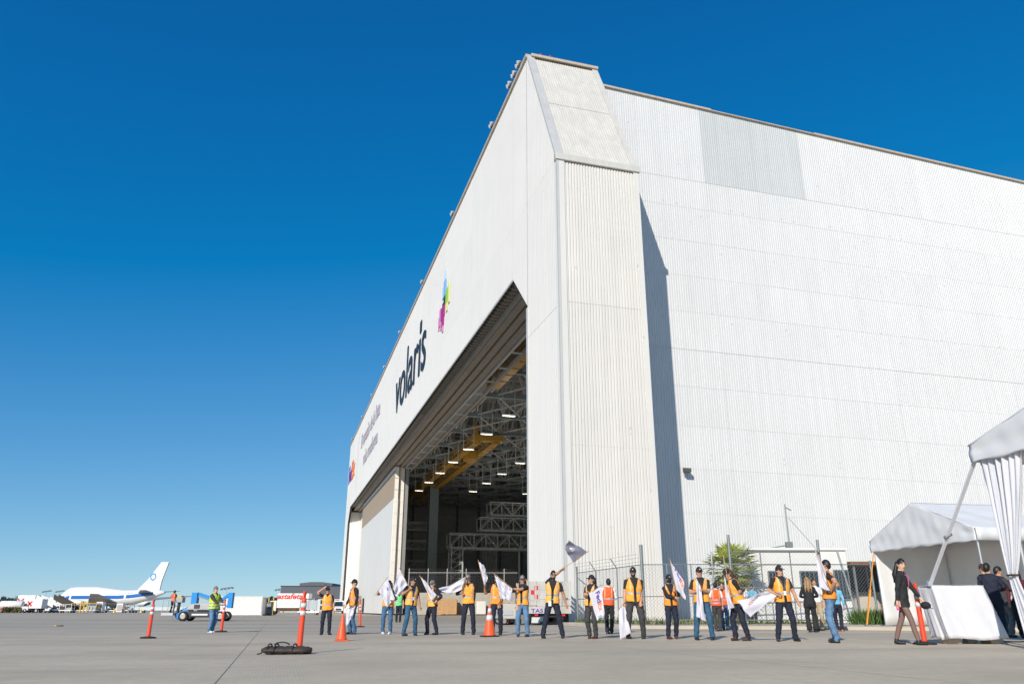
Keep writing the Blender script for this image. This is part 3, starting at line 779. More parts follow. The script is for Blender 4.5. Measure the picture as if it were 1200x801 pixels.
wheel(t, (-19.5, 0, .6), .6, .7, rim_m, 'nose_wheel'); MB().bar((-19.5, 0, .7), (-19.5, 0, 3), .35).build('gear_leg', p_grey, t)
# a second airliner far behind: only the tail clears the carts
pc = base_at(54, 520)
t = thing('far_airliner', 'distant airliner with red tipped tail behind the service trucks', 'airplane', pc, math.radians(25))
MB().rings([[(x, 1.9*k*math.cos(a), 3.6+1.9*k*math.sin(a)) for a in [2*math.pi*i/12 for i in range(12)]] for x, k in ((-19, .1), (-17.5, .6), (-14, 1), (8, 1), (14, .7), (18, .15))]).build('fuselage', p_white, t, True)
fin = MB().prism([(10.5, 5.2), (14.8, 9.4), (17.4, 9.4), (16.2, 5)], -.2, .2, 'y').build('tail_fin', p_white, t)
MB().prism([(14.4, 9.0), (16.6, 11.8), (18.4, 11.8), (17.3, 9.0)], -.22, .22, 'y').build('fin_tip', red_p, fin)
for sg in (-1, 1): MB().hexa([(-4, sg*1.5, 2.8), (2, sg*1.5, 2.8), (6, sg*16, 4.2), (4.4, sg*16, 4.2), (-4, sg*1.5, 3.2), (2, sg*1.5, 3.2), (6, sg*16, 4.4), (4.4, sg*16, 4.4)]).build('wing', p_grey, t)
for x in (-14, 0): wheel(t, (x, 0, .5), .5, 1.2)

# --- service vehicles on the far side of the apron
def box_truck(name, label, p, rz, L0, h, cabm, boxm, marks=None, wid=2.4, group=None, hz=1.0):
    t = thing(name, label, 'truck', p, rz, group)
    MB().box(-L0/2, L0/2-1.9, -wid/2, wid/2, hz, h).build('cargo_box', boxm, t, bevel=.04)
    cab = MB().prism([(L0/2-1.75, .6), (L0/2-.1, .6), (L0/2, 1.3), (L0/2-.25, 1.5), (L0/2-.7, 2.3), (L0/2-1.75, 2.35)], -wid/2+.1, wid/2-.1, 'y').build('cab', cabm, t, bevel=.05)
    MB().prism([(L0/2-1.35, 1.5), (L0/2-.35, 1.5), (L0/2-.72, 2.15), (L0/2-1.35, 2.15)], -wid/2+.08, wid/2-.08, 'y').build('window', glass, cab)
    MB().box(-L0/2, L0/2-1.7, -.5, .5, .55, hz).build('chassis', dark_steel, t)
    for x in (-L0/2+1.2, L0/2-1.0):
        for y in (-wid/2+.2, wid/2-.2): wheel(t, (x, y, .48), .48, .32)
    if marks: marks(t)
    return t
def red_cross(t, x, z, r, y):
    for sg in (-1, 1): MB().bar((x-r, y, z-sg*r), (x+r, y, z+sg*r), .34, .02, up=(0, 1, 0)).build('red_mark', red_p, t)
YB = 205
box_truck('catering_truck', 'white catering truck with a large red cross on its high box', base_at(27, YB), math.pi, 6.4, 4.2, p_white, p_white, lambda t: red_cross(t, .4, 2.6, .8, -1.24 if False else 1.24), 2.4)
box_truck('catering_truck', 'smaller white catering truck with a lower red cross, right of the larger one', base_at(39, YB-6), math.pi, 5.0, 3.2, p_white, p_white, lambda t: red_cross(t, .5, 2.1, .55, 1.24), 2.4)
t = thing('tank_trailer', 'long white tank trailer with red skirt at the left edge', 'trailer', base_at(14, YB-4), 0)
MB().path([(-3.2, 0, 1.9), (-2.9, 0, 1.9), (2.4, 0, 1.9), (2.6, 0, 1.9)], [.6, .95, .95, .6], 14).build('tank', p_white, t, True); MB().box(-3, 2.4, -1.0, 1.0, .55, .95).build('skirt', red_p, t)
for x in (-2, 1.6): wheel(t, (x, -.9, .42), .42, .3); wheel(t, (x, .9, .42), .42, .3)
def stairs(name, label, p, rz, h, L0, m_):
    t = thing(name, label, 'stairs truck', p, rz, 'passenger stairs parked by the airliner')
    st = MB().hexa([(-L0/2, -1, .9), (L0/2, -1, h-.3), (L0/2, 1, h-.3), (-L0/2, 1, .9), (-L0/2, -1, 1.2), (L0/2, -1, h), (L0/2, 1, h), (-L0/2, 1, 1.2)]).build('stair_flight', dark_steel, t)
    for k in range(12):
        f = k/12; x = -L0/2+L0*f; z = 1.25+(h-1.2)*f; MB().box(x, x+L0/12, -.95, .95, z, z+.16).build('step', p_grey, st)
    for sg in (-1, 1): MB().hexa([(-L0/2, sg*1.0, 1.2), (L0/2, sg*1.0, h), (L0/2, sg*1.06, h), (-L0/2, sg*1.06, 1.2), (-L0/2, sg*1.0, 2.2), (L0/2, sg*1.0, h+1), (L0/2, sg*1.06, h+1), (-L0/2, sg*1.06, 2.2)]).build('side_panel', m_, t)
    MB().box(-L0/2-.5, L0/2, -.9, .9, .45, .9).build('chassis', p_white, t)
    for x in (-L0/2+.4, L0/2-.6): wheel(t, (x, -.85, .4), .4, .3); wheel(t, (x, .85, .4), .4, .3)
    for x in (L0/2-.3, L0*.1): MB().bar((x, 0, .9), (x, 0, 1+(h-1.2)*(x/L0+.5)), .2).build('strut', p_grey, t)
stairs('passenger_stairs', 'dark passenger stairs rising right, leftmost by the airliner nose', base_at(53, YB), math.pi, 3.3, 4.6, p_white)
stairs('passenger_stairs', 'white sided passenger stairs, middle one under the airliner nose', base_at(62.5, YB+6), math.pi, 3.0, 4.2, p_white)
stairs('passenger_stairs', 'dark sided passenger stairs just under the airliner cockpit', base_at(74, YB+2), math.pi, 3.5, 5.0, bag_m)
def cart(label, px_, Y, L0, h, m_, stack=True, name='baggage_cart'):
    t = thing(name, label, 'cart', base_at(px_, Y), 0, 'carts and dollies along the far apron')
    MB().box(-L0/2, L0/2, -.8, .8, .5, .68).build('deck', p_white, t)
    for x in (-L0/2+.4, L0/2-.4):
        for y in (-.7, .7): wheel(t, (x, y, .25), .25, .2)
    if stack:
        MB().box(-L0/2+.1, L0/2-.1, -.75, .75, h-.08, h).build('roof', m_, t)
        for x in (-L0/2+.15, 0, L0/2-.15): MB().bar((x, -.7, .68), (x, -.7, h), .1).build('post', m_, t); MB().bar((x, .7, .68), (x, .7, h), .1).build('post', m_, t)
        MB().box(-L0/2+.25, -.1, -.6, .6, .69, h*.75).build('load', bag_m, t); MB().box(.15, L0/2-.3, -.6, .6, .69, h*.6).build('load', p_grey, t)
    return t
cart('covered white baggage cart right of the leftmost stairs', 78, YB-8, 3.2, 2.0, p_white)
cart('long white topped cart with yellow poles under the airliner wing', 99, YB-6, 6.5, 2.3, yellow_p)
cart('low white dolly under the airliner belly', 128, YB-2, 3.0, 1, p_white, False, 'dolly')
cart('covered grey cart left of the blue lift basket', 150, YB, 2.6, 1.9, p_grey)
cart('low pale dolly beneath the airliner tail', 163, YB+3, 3.0, 1, p_white, False, 'dolly')
for k, (px_, lab) in enumerate(((93.5, 'left of three yellow poles at the airliner nose'), (97.5, 'middle of three yellow poles at the airliner nose'), (101.5, 'right of three yellow poles at the airliner nose'))):
    t = thing('yellow_pole', lab, 'pole', base_at(px_, YB-9), 0, 'yellow poles on the far apron')
    MB().tube((0, 0, .06), (0, 0, 2.7), .16, .12).build('pole', yellow_p, t); MB().box(-.4, .4, -.4, .4, 0, .08).build('base_plate', dark_steel, t)
for k, (px_, h, lab) in enumerate(((117, 2.6, 'white upright service cabinet under the airliner belly'), (141, 2.2, 'white service cabinet with a person in orange beside it'))):
    t = thing('service_cabinet', lab, 'cabinet', base_at(px_, YB-4), 0)
    MB().box(-.8, .8, -.7, .7, .15, h).build('body', p_white, t, bevel=.05); MB().box(-.6, .6, -.73, -.705, .4, h-.3).build('door', p_grey, t); MB().box(-.7, .7, -.6, .6, 0, .15).build('plinth', dark_steel, t)
for px_, lab in ((134, 'tiny orange cone beneath the airliner belly'), (165.5, 'tiny orange cone beneath the airliner tail')):
    t = thing('far_cone', lab, 'cone', base_at(px_, YB-8), 0, 'far cones under the airliner')
    MB().path([(0, 0, .05), (0, 0, .95)], [.34, .08], 10).build('body', yellow_p, t); MB().box(-.42, .42, -.42, .42, 0, .06).build('base', dark_steel, t)

def van(label, p, rz):
    t = thing('van', label, 'van', p, rz)
    w = 1.0
    body = MB().prism([(-3.2, .45), (2.9, .45), (3.0, 1.15), (2.1, 1.45), (1.35, 2.6), (-3.2, 2.7)], -w, w, 'y').build('body', p_white, t, bevel=.08)
    MB().hexa([(2.12, -w*.86, 1.5), (2.12, w*.86, 1.5), (1.98, w*.86, 1.5), (1.98, -w*.86, 1.5), (1.48, -w*.8, 2.42), (1.48, w*.8, 2.42), (1.36, w*.8, 2.42), (1.36, -w*.8, 2.42)]).build('windscreen', glass, body)
    MB().box(2.95, 3.04, -.55, .55, .75, 1.05).build('grille', dark_steel, t); MB().box(2.9, 3.06, -w, w, .42, .62).build('bumper', dark_steel, t)
    for sg in (-1, 1): MB().box(2.78, 2.98, sg*.82-.14, sg*.82+.14, .85, 1.1).build('headlight', badge_m, t); MB().box(1.95, 2.1, sg*1.12-.08, sg*1.12+.08, 1.5, 1.85).build('mirror', dark_steel, t)
    for x in (-2.1, 2.1):
        for y in (-w+.08, w-.08): wheel(t, (x, y, .36), .36, .24)
van('white delivery van facing the camera beside the hangar far corner', base_at(396.5, 170), math.radians(-78))
# box truck with lettering
def est(t):
    vs, fs = text_geo('estafeta', .03, .25)
    x0, x1 = vs[:, 0].min(), vs[:, 0].max(); k = 4.6/(x1-x0)
    MB().add([(2.0-(x-x0)*k-.1, 1.243, 2.62+y*k*.85) for x, y, _ in vs], fs).build('lettering', red_p, t)
    for z in (.62, .80, .98): MB().box(-3.2, 1.6, 1.1, 1.17, z, z+.09).build('side_guard', rust, t)
box_truck('delivery_truck', 'white box truck with red estafeta lettering on its side', base_at(338, 143), math.pi, 7.4, 3.55, p_white, p_white, est, 2.45, None, 1.12)
t = thing('glass_trolley', 'grey framed trolley with pale bed behind the box truck', 'trolley', base_at(362, 135), 0)
MB().box(-1.7, 1.9, -.8, .8, .35, .6).build('bed', p_white, t); 
for x in (-1.4, .0, 1.4): MB().bar((x, -.6, .6), (x, -.6, 2.5), .12).build('frame_post', p_grey, t)
MB().box(-1.45, 1.45, -.63, -.57, .8, 2.3).build('panel', mat('pale_panel', (.42, .47, .50), .3), t); MB().box(-1.5, 1.5, -.66, -.54, 2.42, 2.55).build('top_rail', dark_steel, t)
for x in (-1.2, 1.3): wheel(t, (x, -.6, .2), .2, .2); wheel(t, (x, .6, .2), .2, .2)
# container
p = base_at(284, 118)
t = thing('shipping_container', 'plain white shipping container standing behind the blue lift', 'container', p, math.radians(4))
mb = corr(lambda a, z, o: (a, -1.2-o, z), -3.05, 3.05, lambda a: .18, lambda a: 2.52, .28, .04); mb.build('side_panel', p_white, t)
MB().box(-3.04, 3.04, -1.14, 1.2, .16, 2.55).build('shell', p_white, t)
for z in (.08, 2.5): MB().box(-3.08, 3.08, -1.23, -1.16, z, z+.14).build('rail', p_white, t)
for x in (-3.06, 3.06): MB().box(x-.07, x+.07, -1.235, -1.1, 0, 2.62).build('corner_post', p_grey, t); MB().box(x-.07, x+.07, 1.1, 1.235, 0, 2.62).build('corner_post', p_grey, t)
t = thing('tool_rack', 'dark blue tool rack beside the white container end', 'rack', base_at(313, 122), 0)
MB().box(-.5, .7, -.4, .4, .1, 1.9).build('body', bld_grey, t); MB().box(-.45, .65, -.44, -.405, .3, .9).build('drawer', galv_d, t); MB().box(-.45, .65, -.44, -.405, 1.0, 1.7).build('drawer', galv_d, t); MB().box(-.45, .65, -.35, .35, 0, .1).build('plinth', dark_steel, t)
for k, px_ in enumerate((314, 319.5)):
    t = thing('yellow_pole', ['left', 'right'][k]+' yellow bollard pole between container and box truck', 'pole', base_at(px_, 128), 0, 'yellow poles on the far apron')
    MB().tube((0, 0, .06), (0, 0, 2.6), .09).build('pole', yellow_p, t); MB().box(-.3, .3, -.3, .3, 0, .07).build('base_plate', dark_steel, t)
# terminal building
p = base_at(328, 262); q = base_at(420, 262)
t = thing('terminal_building', 'dark grey low building with pale windowed base behind the box truck', 'building', p, 0)
Wb = q[0]-p[0]
MB().box(0, Wb, 0, 14, 0, 4.3).build('lower_wall', bld_pale, t); MB().box(-.3, Wb, -.4, 14, 4.3, 8.0).build('upper_wall', bld_grey, t)
ms = MB(); poly = [(Wb*.22, 7.9), (Wb*.22, 9.0), (Wb*.36, 9.4), (Wb*.5, 9.4), (Wb*.64, 9.0), (Wb*.64, 7.9)]
ms.prism(poly, .2, 13, 'y'); ms.build('roof', bld_grey, t)
MB().box(-.5, Wb, -.6, 14.1, 8.0, 8.2).build('roof_edge', dark_steel, t)
for k in range(10):
    x = .8+k*Wb/10.5
    for z in (.8, 2.6):
        wi = MB().box(x, x+1.4, -.06, .05, z, z+1.2).build('window', glass, t); MB().box(x-.08, x+1.48, -.10, -.065, z-.1, z).build('sill', bld_pale, wi)
for k in range(5): MB().bar((1+k*5, -.45, 0), (1+k*5, -.45, 4.3), .25).build('column', p_white, t)
# light masts
for k, (px_, Y, h, lab) in enumerate(((50.5, 420, 9.6, 'left of two distant floodlight masts above the catering trucks'), (66, 430, 9.8, 'right of two distant floodlight masts above the catering trucks'), (263, 300, 8.2, 'distant floodlight mast above the white container'), (326.5, 330, 8.6, 'distant floodlight mast left of the terminal building'))):
    t = thing('light_mast', lab, 'light mast', base_at(px_, Y), 0, 'distant apron floodlight masts')
    MB().tube((0, 0, 0), (0, 0, h), .14, .08).build('pole', p_grey, t); MB().bar((-2.2, 0, h), (2.2, 0, h+.6), .2).build('cross_arm', dark_steel, t)
    for x in (-2, -.7, .7, 2): MB().box(x-.4, x+.4, -.3, .3, h+.3*x*.45-.25, h+.3*x*.45+.1).build('lamp_head', dark_steel, t)
# far trees along the horizon and a low hedge
def crown_mesh(r, h, n, seed, m_, leaf=.5):
    g = np.random.default_rng(seed); q = MB()
    cl = [(g.uniform(-.7, .7)*r, g.uniform(-.5, .5)*r, h*(.45+.5*g.random()), r*g.uniform(.35, .6)) for _ in range(9)]
    for k in range(n):
        c = cl[k % 9]; d = g.normal(size=3); d /= np.linalg.norm(d); p = V(*c[:3])+d*c[3]*g.uniform(.5, 1.05)*V(1, 1, .8)
        a = g.normal(size=3); a /= np.linalg.norm(a); b = np.cross(a, g.normal(size=3)); b /= np.linalg.norm(b)
        s_ = leaf*g.uniform(.6, 1.3); q.add([p-a*s_, p+b*s_*.6, p+a*s_, p-b*s_*.6], [(0, 1, 2, 3)])
    return q
ORD = ['leftmost', 'second', 'third', 'fourth', 'fifth', 'sixth', 'seventh', 'eighth', 'ninth', 'rightmost']
for k in range(13):
    far = k < 10
    px_ = (1+k*2.3) if far else (308+(k-10)*7)
    Y = 620 if far else 300
    r = (4.2+random.random()*2.2) if far else 2.4; h = r*1.35+1.5
    lab = f'{ORD[k]} dark tree in the row on the left horizon behind the tank trailer' if far else f'{["left", "middle", "right"][k-10]} of three small far trees between the container and the box truck'
    t = thing('tree', lab, 'tree', base_at(px_, Y+random.uniform(-20, 20)), 0, 'distant trees on the left horizon' if far else 'distant trees behind the bollard poles')
    crown_mesh(r, h, 260, k, far_tree, .75).build('crown', far_tree, t)
    MB().path([(0, 0, 0), (.1, 0, h*.5), (.3, 0, h*.8)], [.35, .25, .1], 7).build('trunk', bark, t)
hg = MB()
for k in range(900):
    p = base_at(rng.uniform(3, 24), 195+rng.uniform(-2, 2)); p[2] += rng.random()*1.1
    a = rng.normal(size=3)*.22; b = rng.normal(size=3)*.18; hg.add([p-a, p+b, p+a, p-b], [(0, 1, 2, 3)])
tag(hg.build('hedge', mat('hedge_olive', (.13, .12, .05), .9, var=.4, scale=2)), 'low olive scrub strip before the tank trailer at far left', 'scrub', kind='stuff')
# distant low wall line under the horizon so the apron has an end
t = thing('perimeter_wall', 'long low grey wall on the horizon behind the parked aircraft', 'wall', (0, 0, 0))
a, b = base_at(-250, 640), base_at(470, 640)
MB().box(a[0], b[0], 640, 641, -.2, 2.4).build('wall', bld_pale, t)
for k in range(14): MB().box(a[0]+k*(b[0]-a[0])/14, a[0]+k*(b[0]-a[0])/14+.8, 639.6, 640, -.2, 2.7).build('pier', bld_pale, t)

# --- blue boom lift
p = G(233, 727.2)
lift_p = p.copy()
t = thing('boom_lift', 'blue articulated boom lift with grey hood and manned basket', 'boom lift', p, math.radians(3))
MB().box(-1.05, 1.75, -.75, .75, .28, .72).build('chassis', dark_steel, t, bevel=.05)
MB().box(-.35, .85, -.79, -.755, .42, .54).build('chassis_lettering', badge_m, t)
for x in (-.95, 1.85):
    for y in (-.8, .8): wheel(t, (x, y, .36), .36, .3)
hood = MB().hexa([(-.9, -.75, .80), (1.35, -.75, .78), (1.35, .75, .78), (-.9, .75, .80), (-.6, -.7, 1.25), (1.2, -.7, 1.42), (1.2, .7, 1.42), (-.6, .7, 1.25)]).build('hood', p_grey, t, bevel=.08)
MB().box(-.25, .15, -.79, -.74, .93, 1.2).build('hood_vent', dark_steel, hood)
MB().tube((0.3, 0, .7), (.3, 0, .82), .5, n=16).build('turntable', dark_steel, t)
for (nm, a, b, w) in (('boom_arm', (-.5, 0, 1.05), (-.5, 0, 2.1), .55), ('boom_arm', (-.35, 0, 2.0), (1.3, 0, 1.5), .30), ('boom_arm', (2.25, 0, .95), (2.25, 0, 2.1), .46), ('boom_arm', (1.2, 0, 1.3), (2.1, 0, 1.95), .28), ('boom_arm', (1.3, .3, 1.22), (2.2, .3, 1.05), .14), ('jib', (-.62, 0, .86), (-1.75, 0, .28), .46), ('boom_arm', (-.7, .25, 1.15), (-1.6, .25, .75), .12)):
    MB().bar(a, b, w*.8, w, up=(0, 1, 0)).build(nm, p_blue, t, bevel=.02)
MB().bar((-.45, -.1, 1.85), (1.1, -.1, 1.42), .10).build('hydraulic_ram', galv_d, t)
bk = MB().box(-2.72, -1.84, -.6, .6, .42, .60).build('basket', ptx, t)
for x in (-2.69, -2.28, -1.87):
    for y in (-.57, .57): MB().bar((x, y, .62), (x, y, 1.55), .035).build('basket_post', p_grey, bk)
for z in (1.1, 1.55):
    for y in (-.57, .57): MB().bar((-2.7, y, z), (-1.86, y, z), .035).build('basket_rail', p_grey, bk)
    for x in (-2.69, -1.87): MB().bar((x, -.57, z), (x, .57, z), .035).build('basket_rail', p_grey, bk)
MB().box(-1.82, -1.35, -.3, .35, 1.35, 1.75).build('control_box', p_grey, t, bevel=.05); MB().box(-1.8, -1.5, -.25, .3, 1.76, 1.86).build('control_cover', yellow_p, t)
MB().bar((-1.72, 0, .3), (-1.66, 0, 1.4), .18).build('basket_mount', dark_steel, t)
# ------------------------------------------------------------------ fence, gate, shed
PAVE = .122
def on_pave(px_, Y):
    p = AT(px_, 715, Y); p[2] = gz(p[0])+PAVE; return p
def chain(a, b, h0, h1, step=.15, r=.0045):
    """diamond wire between two ground points"""
    a, b = V(*a), V(*b); L0 = np.linalg.norm((b-a)[:2]); d = (b-a)/L0; q = MB(); hh = h1-h0
    k = -hh
    while k < L0:
        for sg in (0, 1):
            x0, x1 = (k, k+hh); z0, z1 = (h0, h1) if sg == 0 else (h1, h0)
            c0, c1 = max(x0, 0), min(x1, L0)
            if c1-c0 > .05:
                f = lambda x: z0+(z1-z0)*(x-x0)/(x1-x0)
                q.path([a+d*c0+V(0, 0, f(c0)), a+d*c1+V(0, 0, f(c1))], r, 3, False)
        k += step
    return q
FA, FB, FC = on_pave(677, 41.5), on_pave(755, 34.0), on_pave(861, 34.0)
FD, FE = on_pave(968, 34.2), on_pave(1028, 34.6)
O = FB.copy()
fence = thing('chain_link_fence', 'galvanised chain link fence with angled barbed wire arms before the hangar', 'fence', O)
def fpost(P, h, r=.035, arm=None, par=None, m_=galv_d, org=None):
    l = P-(O if org is None else org)
    p = MB().tube(l, l+V(0, 0, h), r, n=8).build('post', m_, par or fence)
    if arm is not None: MB().tube(l+V(0, 0, h), l+V(0, 0, h)+V(*arm), r*.75, n=6).build('barb_arm', m_, p)
def lerp(a, b, t): return a+(b-a)*t
fpost(FA, 2.75, .055)
for k in (.33, .66): fpost(lerp(FA, FB, k), 2.4, .03, (-.30, -.12, .42))
fpost(FB, 3.25, .075)
for k in (.28, .55, .93): fpost(lerp(FB, FC, k), 2.45 if k < .9 else 2.75, .03, None)
for (a, b) in ((FA, FB), (FB, FC), (FD, FE)):
    for z in (1.12, 2.42): MB().tube(a-O+V(0, 0, z), b-O+V(0, 0, z), .021, n=6).build('rail', galv_d, fence)
    MB().tube(a-O+V(0, 0, .14), b-O+V(0, 0, .14), .022, n=6).build('rail', galv_d, fence)
    tag(chain(a-O, b-O, .12, 2.42).build('wire_mesh', galv, fence), kind='stuff')
MB().tube(FA-O+V(0, 0, 2.2), lerp(FA, FB, .2)-O+V(0, 0, 1.7), .025, n=6).build('brace', galv_d, fence)
for k, z in enumerate((2.55, 2.7, 2.84)):
    of = V(-.1*k, -.04*k, 0); MB().tube(FA-O+of+V(0, 0, z), FB-O+of+V(0, 0, z), .006, n=4).build('barbed_wire', galv_d, fence)
fpost(FE, 2.6, .05)
l = lerp(FD, FE, .62)-O; MB().tube(l, l+V(-.55, 0, 3.0), .045, n=8).build('leaning_post', galv, fence)
gate = thing('chain_link_gate', 'tall chain link sliding gate between two posts before the white shed', 'gate', FC)
for P, h in ((FC, 3.65), (FD, 3.45)): fpost(P, h, .065, None, gate, galv_d, FC)
P2 = lerp(FC, FD, .012)+V(-.75, .35, 0); fpost(P2, 2.95, .045, None, gate, galv, FC)
for z in (.16, 1.45, 2.40, 2.92): MB().tube(V(0, -.12, z), FD-FC+V(0, -.12, z), .028, n=8).build('gate_rail', galv_d, gate)
tag(chain(V(0, -.12, 0), FD-FC+V(0, -.12, 0), .16, 2.92).build('wire_mesh', galv, gate), kind='stuff')
for k in (.33, .66): l = lerp(FC, FD, k)-FC+V(0, -.12, 0); MB().tube(l+V(0, 0, .16), l+V(0, 0, 2.92), .025, n=6).build('gate_stile', galv_d, gate)
for k in (.12, .9): l = lerp(FC, FD, k)-FC+V(0, -.12, 0); wheel(gate, (l[0], l[1], .08), .08, .05)

# white shed behind the gate
SL, SR = on_pave(884, 37.5), on_pave(1000, 37.5)
shed = thing('white_shed', 'small white painted shed with barred windows behind the gate', 'shed', SL)
w = SR[0]-SL[0]; shw = mat('shed_white', (.70, .69, .66), .7, var=.04, scale=.8, streak=.06, bump=.08)
MB().box(0, w, 0, 3.2, 0, 3.25).build('wall', shw, shed)
MB().box(-.08, w+.08, -.1, 3.3, 3.25, 3.36).build('roof', shw, shed)
for (x0, x1, z0, z1) in ((.85, 1.45, 1.5, 2.25), (2.35, 3.15, 1.4, 2.25), (3.95, 4.55, 1.05, 2.3)):
    wi = MB().box(x0, x1, -.04, .02, z0, z1).build('window', glass, shed)
    for (a, b, c, d) in ((x0-.05, x1+.05, z0-.06, z0-.002), (x0-.05, x1+.05, z1+.002, z1+.06), (x0-.06, x0-.002, z0, z1), (x1+.002, x1+.06, z0, z1)): MB().box(a, b, -.07, 0, c, d).build('frame', galv_d, wi)
    for k in range(1, 4): x = x0+(x1-x0)*k/4; MB().box(x-.012, x+.012, -.075, -.05, z0, z1).build('bar', galv_d, wi)
t = thing('antenna_mast', 'thin steel mast with guy wire and side boom above the white shed', 'mast', on_pave(934, 37.8)+V(0, 0, 3.30))
MB().tube((0, 0, 0), (0, 0, 2.15), .035, .028, n=8).build('mast', galv_d, t)
MB().tube((0, 0, 2.0), (.28, 0, 1.85), .03, n=6).build('side_arm', galv, t); MB().tube((.1, 0, 1.5), (1.15, -.3, .0), .012, n=5).build('guy_wire', galv_d, t)
MB().tube((-1.15, -.2, .02), (.05, -.2, .22), .03, n=6).build('boom', galv_d, t); MB().box(-.22, .08, -.28, -.02, .08, .34).build('motor_box', galv_d, t, bevel=.02)

# open lean-to with scrap between shed and tent
p = on_pave(1006, 38.5)
t = thing('lean_to', 'rusty roofed open lean-to with scrap between shed and tent', 'lean-to', p)
MB().box(-.1, 3.4, -.1, 2.2, 2.62, 2.78).build('roof', rust, t)
for x in (.1, 1.5, 3.1):
    for y in (.1, 1.9): MB().bar((x, y, 0), (x, y, 2.62), .09).build('post', galv_d, t)
MB().box(0, 3.3, 2.0, 2.1, 0, 2.62).build('back_panel', dark_steel, t)
t = thing('scrap_drum', 'pale dented drum lying under the lean-to roof', 'drum', p+V(.75, .9, 0))
MB().path([(0, -.5, .62), (0, -.45, .62), (0, .5, .62), (0, .55, .62)], [.5, .6, .6, .5], 18).build('drum', concrete, t, True); MB().box(-.35, .35, -.3, .3, 0, .25).build('cradle', wood, t)
for k in range(2):
    t = thing('pallet', ['lower', 'upper'][k]+' weathered wooden pallet stacked under the lean-to', 'pallet', p+V(1.9+.04*k, .5, k*.42), .05*k, 'pallets under the lean-to')
    for j in range(6): MB().box(-.6, .6, -.5+j*.18, -.36+j*.18, .34, .39).build('slat', wood, t)
    for x in (-.5, 0, .5): MB().box(x-.05, x+.05, -.5, .54, 0, .34).build('runner', wood, t)

# ------------------------------------------------------------------ palm and weeds
pp = on_pave(862, 36.3)
palm = thing('fan_palm', 'bushy green fan palm growing behind the fence', 'palm', pp)
MB().path([(0, 0, 0), (.03, 0, .6), (0, .02, 1.6), (0, 0, 2.3)], [.26, .22, .2, .16], 12).build('trunk', bark, palm, True)
g = np.random.default_rng(5)
def fan(stem_dir, L0, R0, m_, nleaf=14):
    d = V(*stem_dir); d /= np.linalg.norm(d); c0 = V(0, 0, 2.25); tip = c0+d*L0
    q = MB(); q.path([c0, c0+d*L0*.5+V(0, 0, .02), tip], [.03, .02, .014], 5)
    side = np.cross(d, V(0, 0, 1)); side /= max(np.linalg.norm(side), .01); nrm = np.cross(side, d)
    for k in range(nleaf):
        a = (k/(nleaf-1)-.5)*math.radians(210)
        ld_ = d*math.cos(a)+side*math.sin(a)+nrm*g.uniform(-.12, .12); ld_ /= np.linalg.norm(ld_)
        wv = np.cross(ld_, nrm); wv /= np.linalg.norm(wv); ln = R0*g.uniform(.8, 1.1)
        p1 = tip+ld_*ln*.55; p2 = tip+ld_*ln-V(0, 0, .10*ln*g.random()*2)
        q.add([tip, p1+wv*.048, p2, p1-wv*.048, p1+nrm*.012], [(0, 1, 4), (0, 4, 3), (1, 2, 4), (4, 2, 3)])
    return q
k = 0
for el, cnt, ln in ((80, 5, .80), (55, 8, .90), (28, 11, .88), (2, 11, .80), (-22, 10, .72), (-45, 8, .68)):
    for j in range(cnt):
        az = 2*math.pi*(j+g.random()*.6)/cnt+el; e = math.radians(el+g.uniform(-9, 9))
        o = fan((math.cos(az)*math.cos(e), math.sin(az)*math.cos(e), math.sin(e)), ln*g.uniform(.85, 1.15), .64*g.uniform(.8, 1.2), leafm).build('frond', leafd if (el < -30 and g.random() < .35) or g.random() < .06 else leafm, palm)
def weeds(name, label, pts, n, h, m2, seed):
    q = MB(); g = np.random.default_rng(seed)
    for k in range(n):
        a = pts[int(g.integers(len(pts)-1))]; i = int(g.integers(len(pts)-1)); P = lerp(V(*pts[i]), V(*pts[i+1]), g.random())+V(g.normal()*.12, g.normal()*.15, 0)
        P[2] = gz(P[0])+PAVE-.01
        hh = h*g.uniform(.35, 1.1); b = V(g.normal()*.35, g.normal()*.35, 1); b /= np.linalg.norm(b); sdv = V(g.normal(), g.normal(), 0); sdv /= np.linalg.norm(sdv)
        q.mi = int(g.random() < .35)
        q.add([P-sdv*.012, P+sdv*.012, P+b*hh*.6+sdv*.018, P+b*hh+V(*(g.normal(size=3)*.05)), P+b*hh*.6-sdv*.018], [(0, 1, 2, 4), (4, 2, 3)])
        if g.random() < .5:
            c = P+b*hh*g.uniform(.3, .8); u = g.normal(size=3); u /= np.linalg.norm(u); v = np.cross(u, b); s_ = g.uniform(.03, .07); q.add([c, c+u*s_+v*s_*.4, c+u*s_*2, c+u*s_-v*s_*.4], [(0, 1, 2, 3)])
    return tag(q.build(name, [weedm, m2]), label, 'weeds', kind='stuff')
weeds('weeds', 'dry grass tufts along the foot of the fence', [FA, FB, FC], 700, .35, weedd, 1)
weeds('weeds', 'thin grass along the foot of the gate', [FC, FD], 450, .18, weedd, 2)
weeds('weeds', 'lush green weeds between shed and tent', [on_pave(1000, 33.2), on_pave(1034, 33.0)], 1300, .62, weedm, 3)

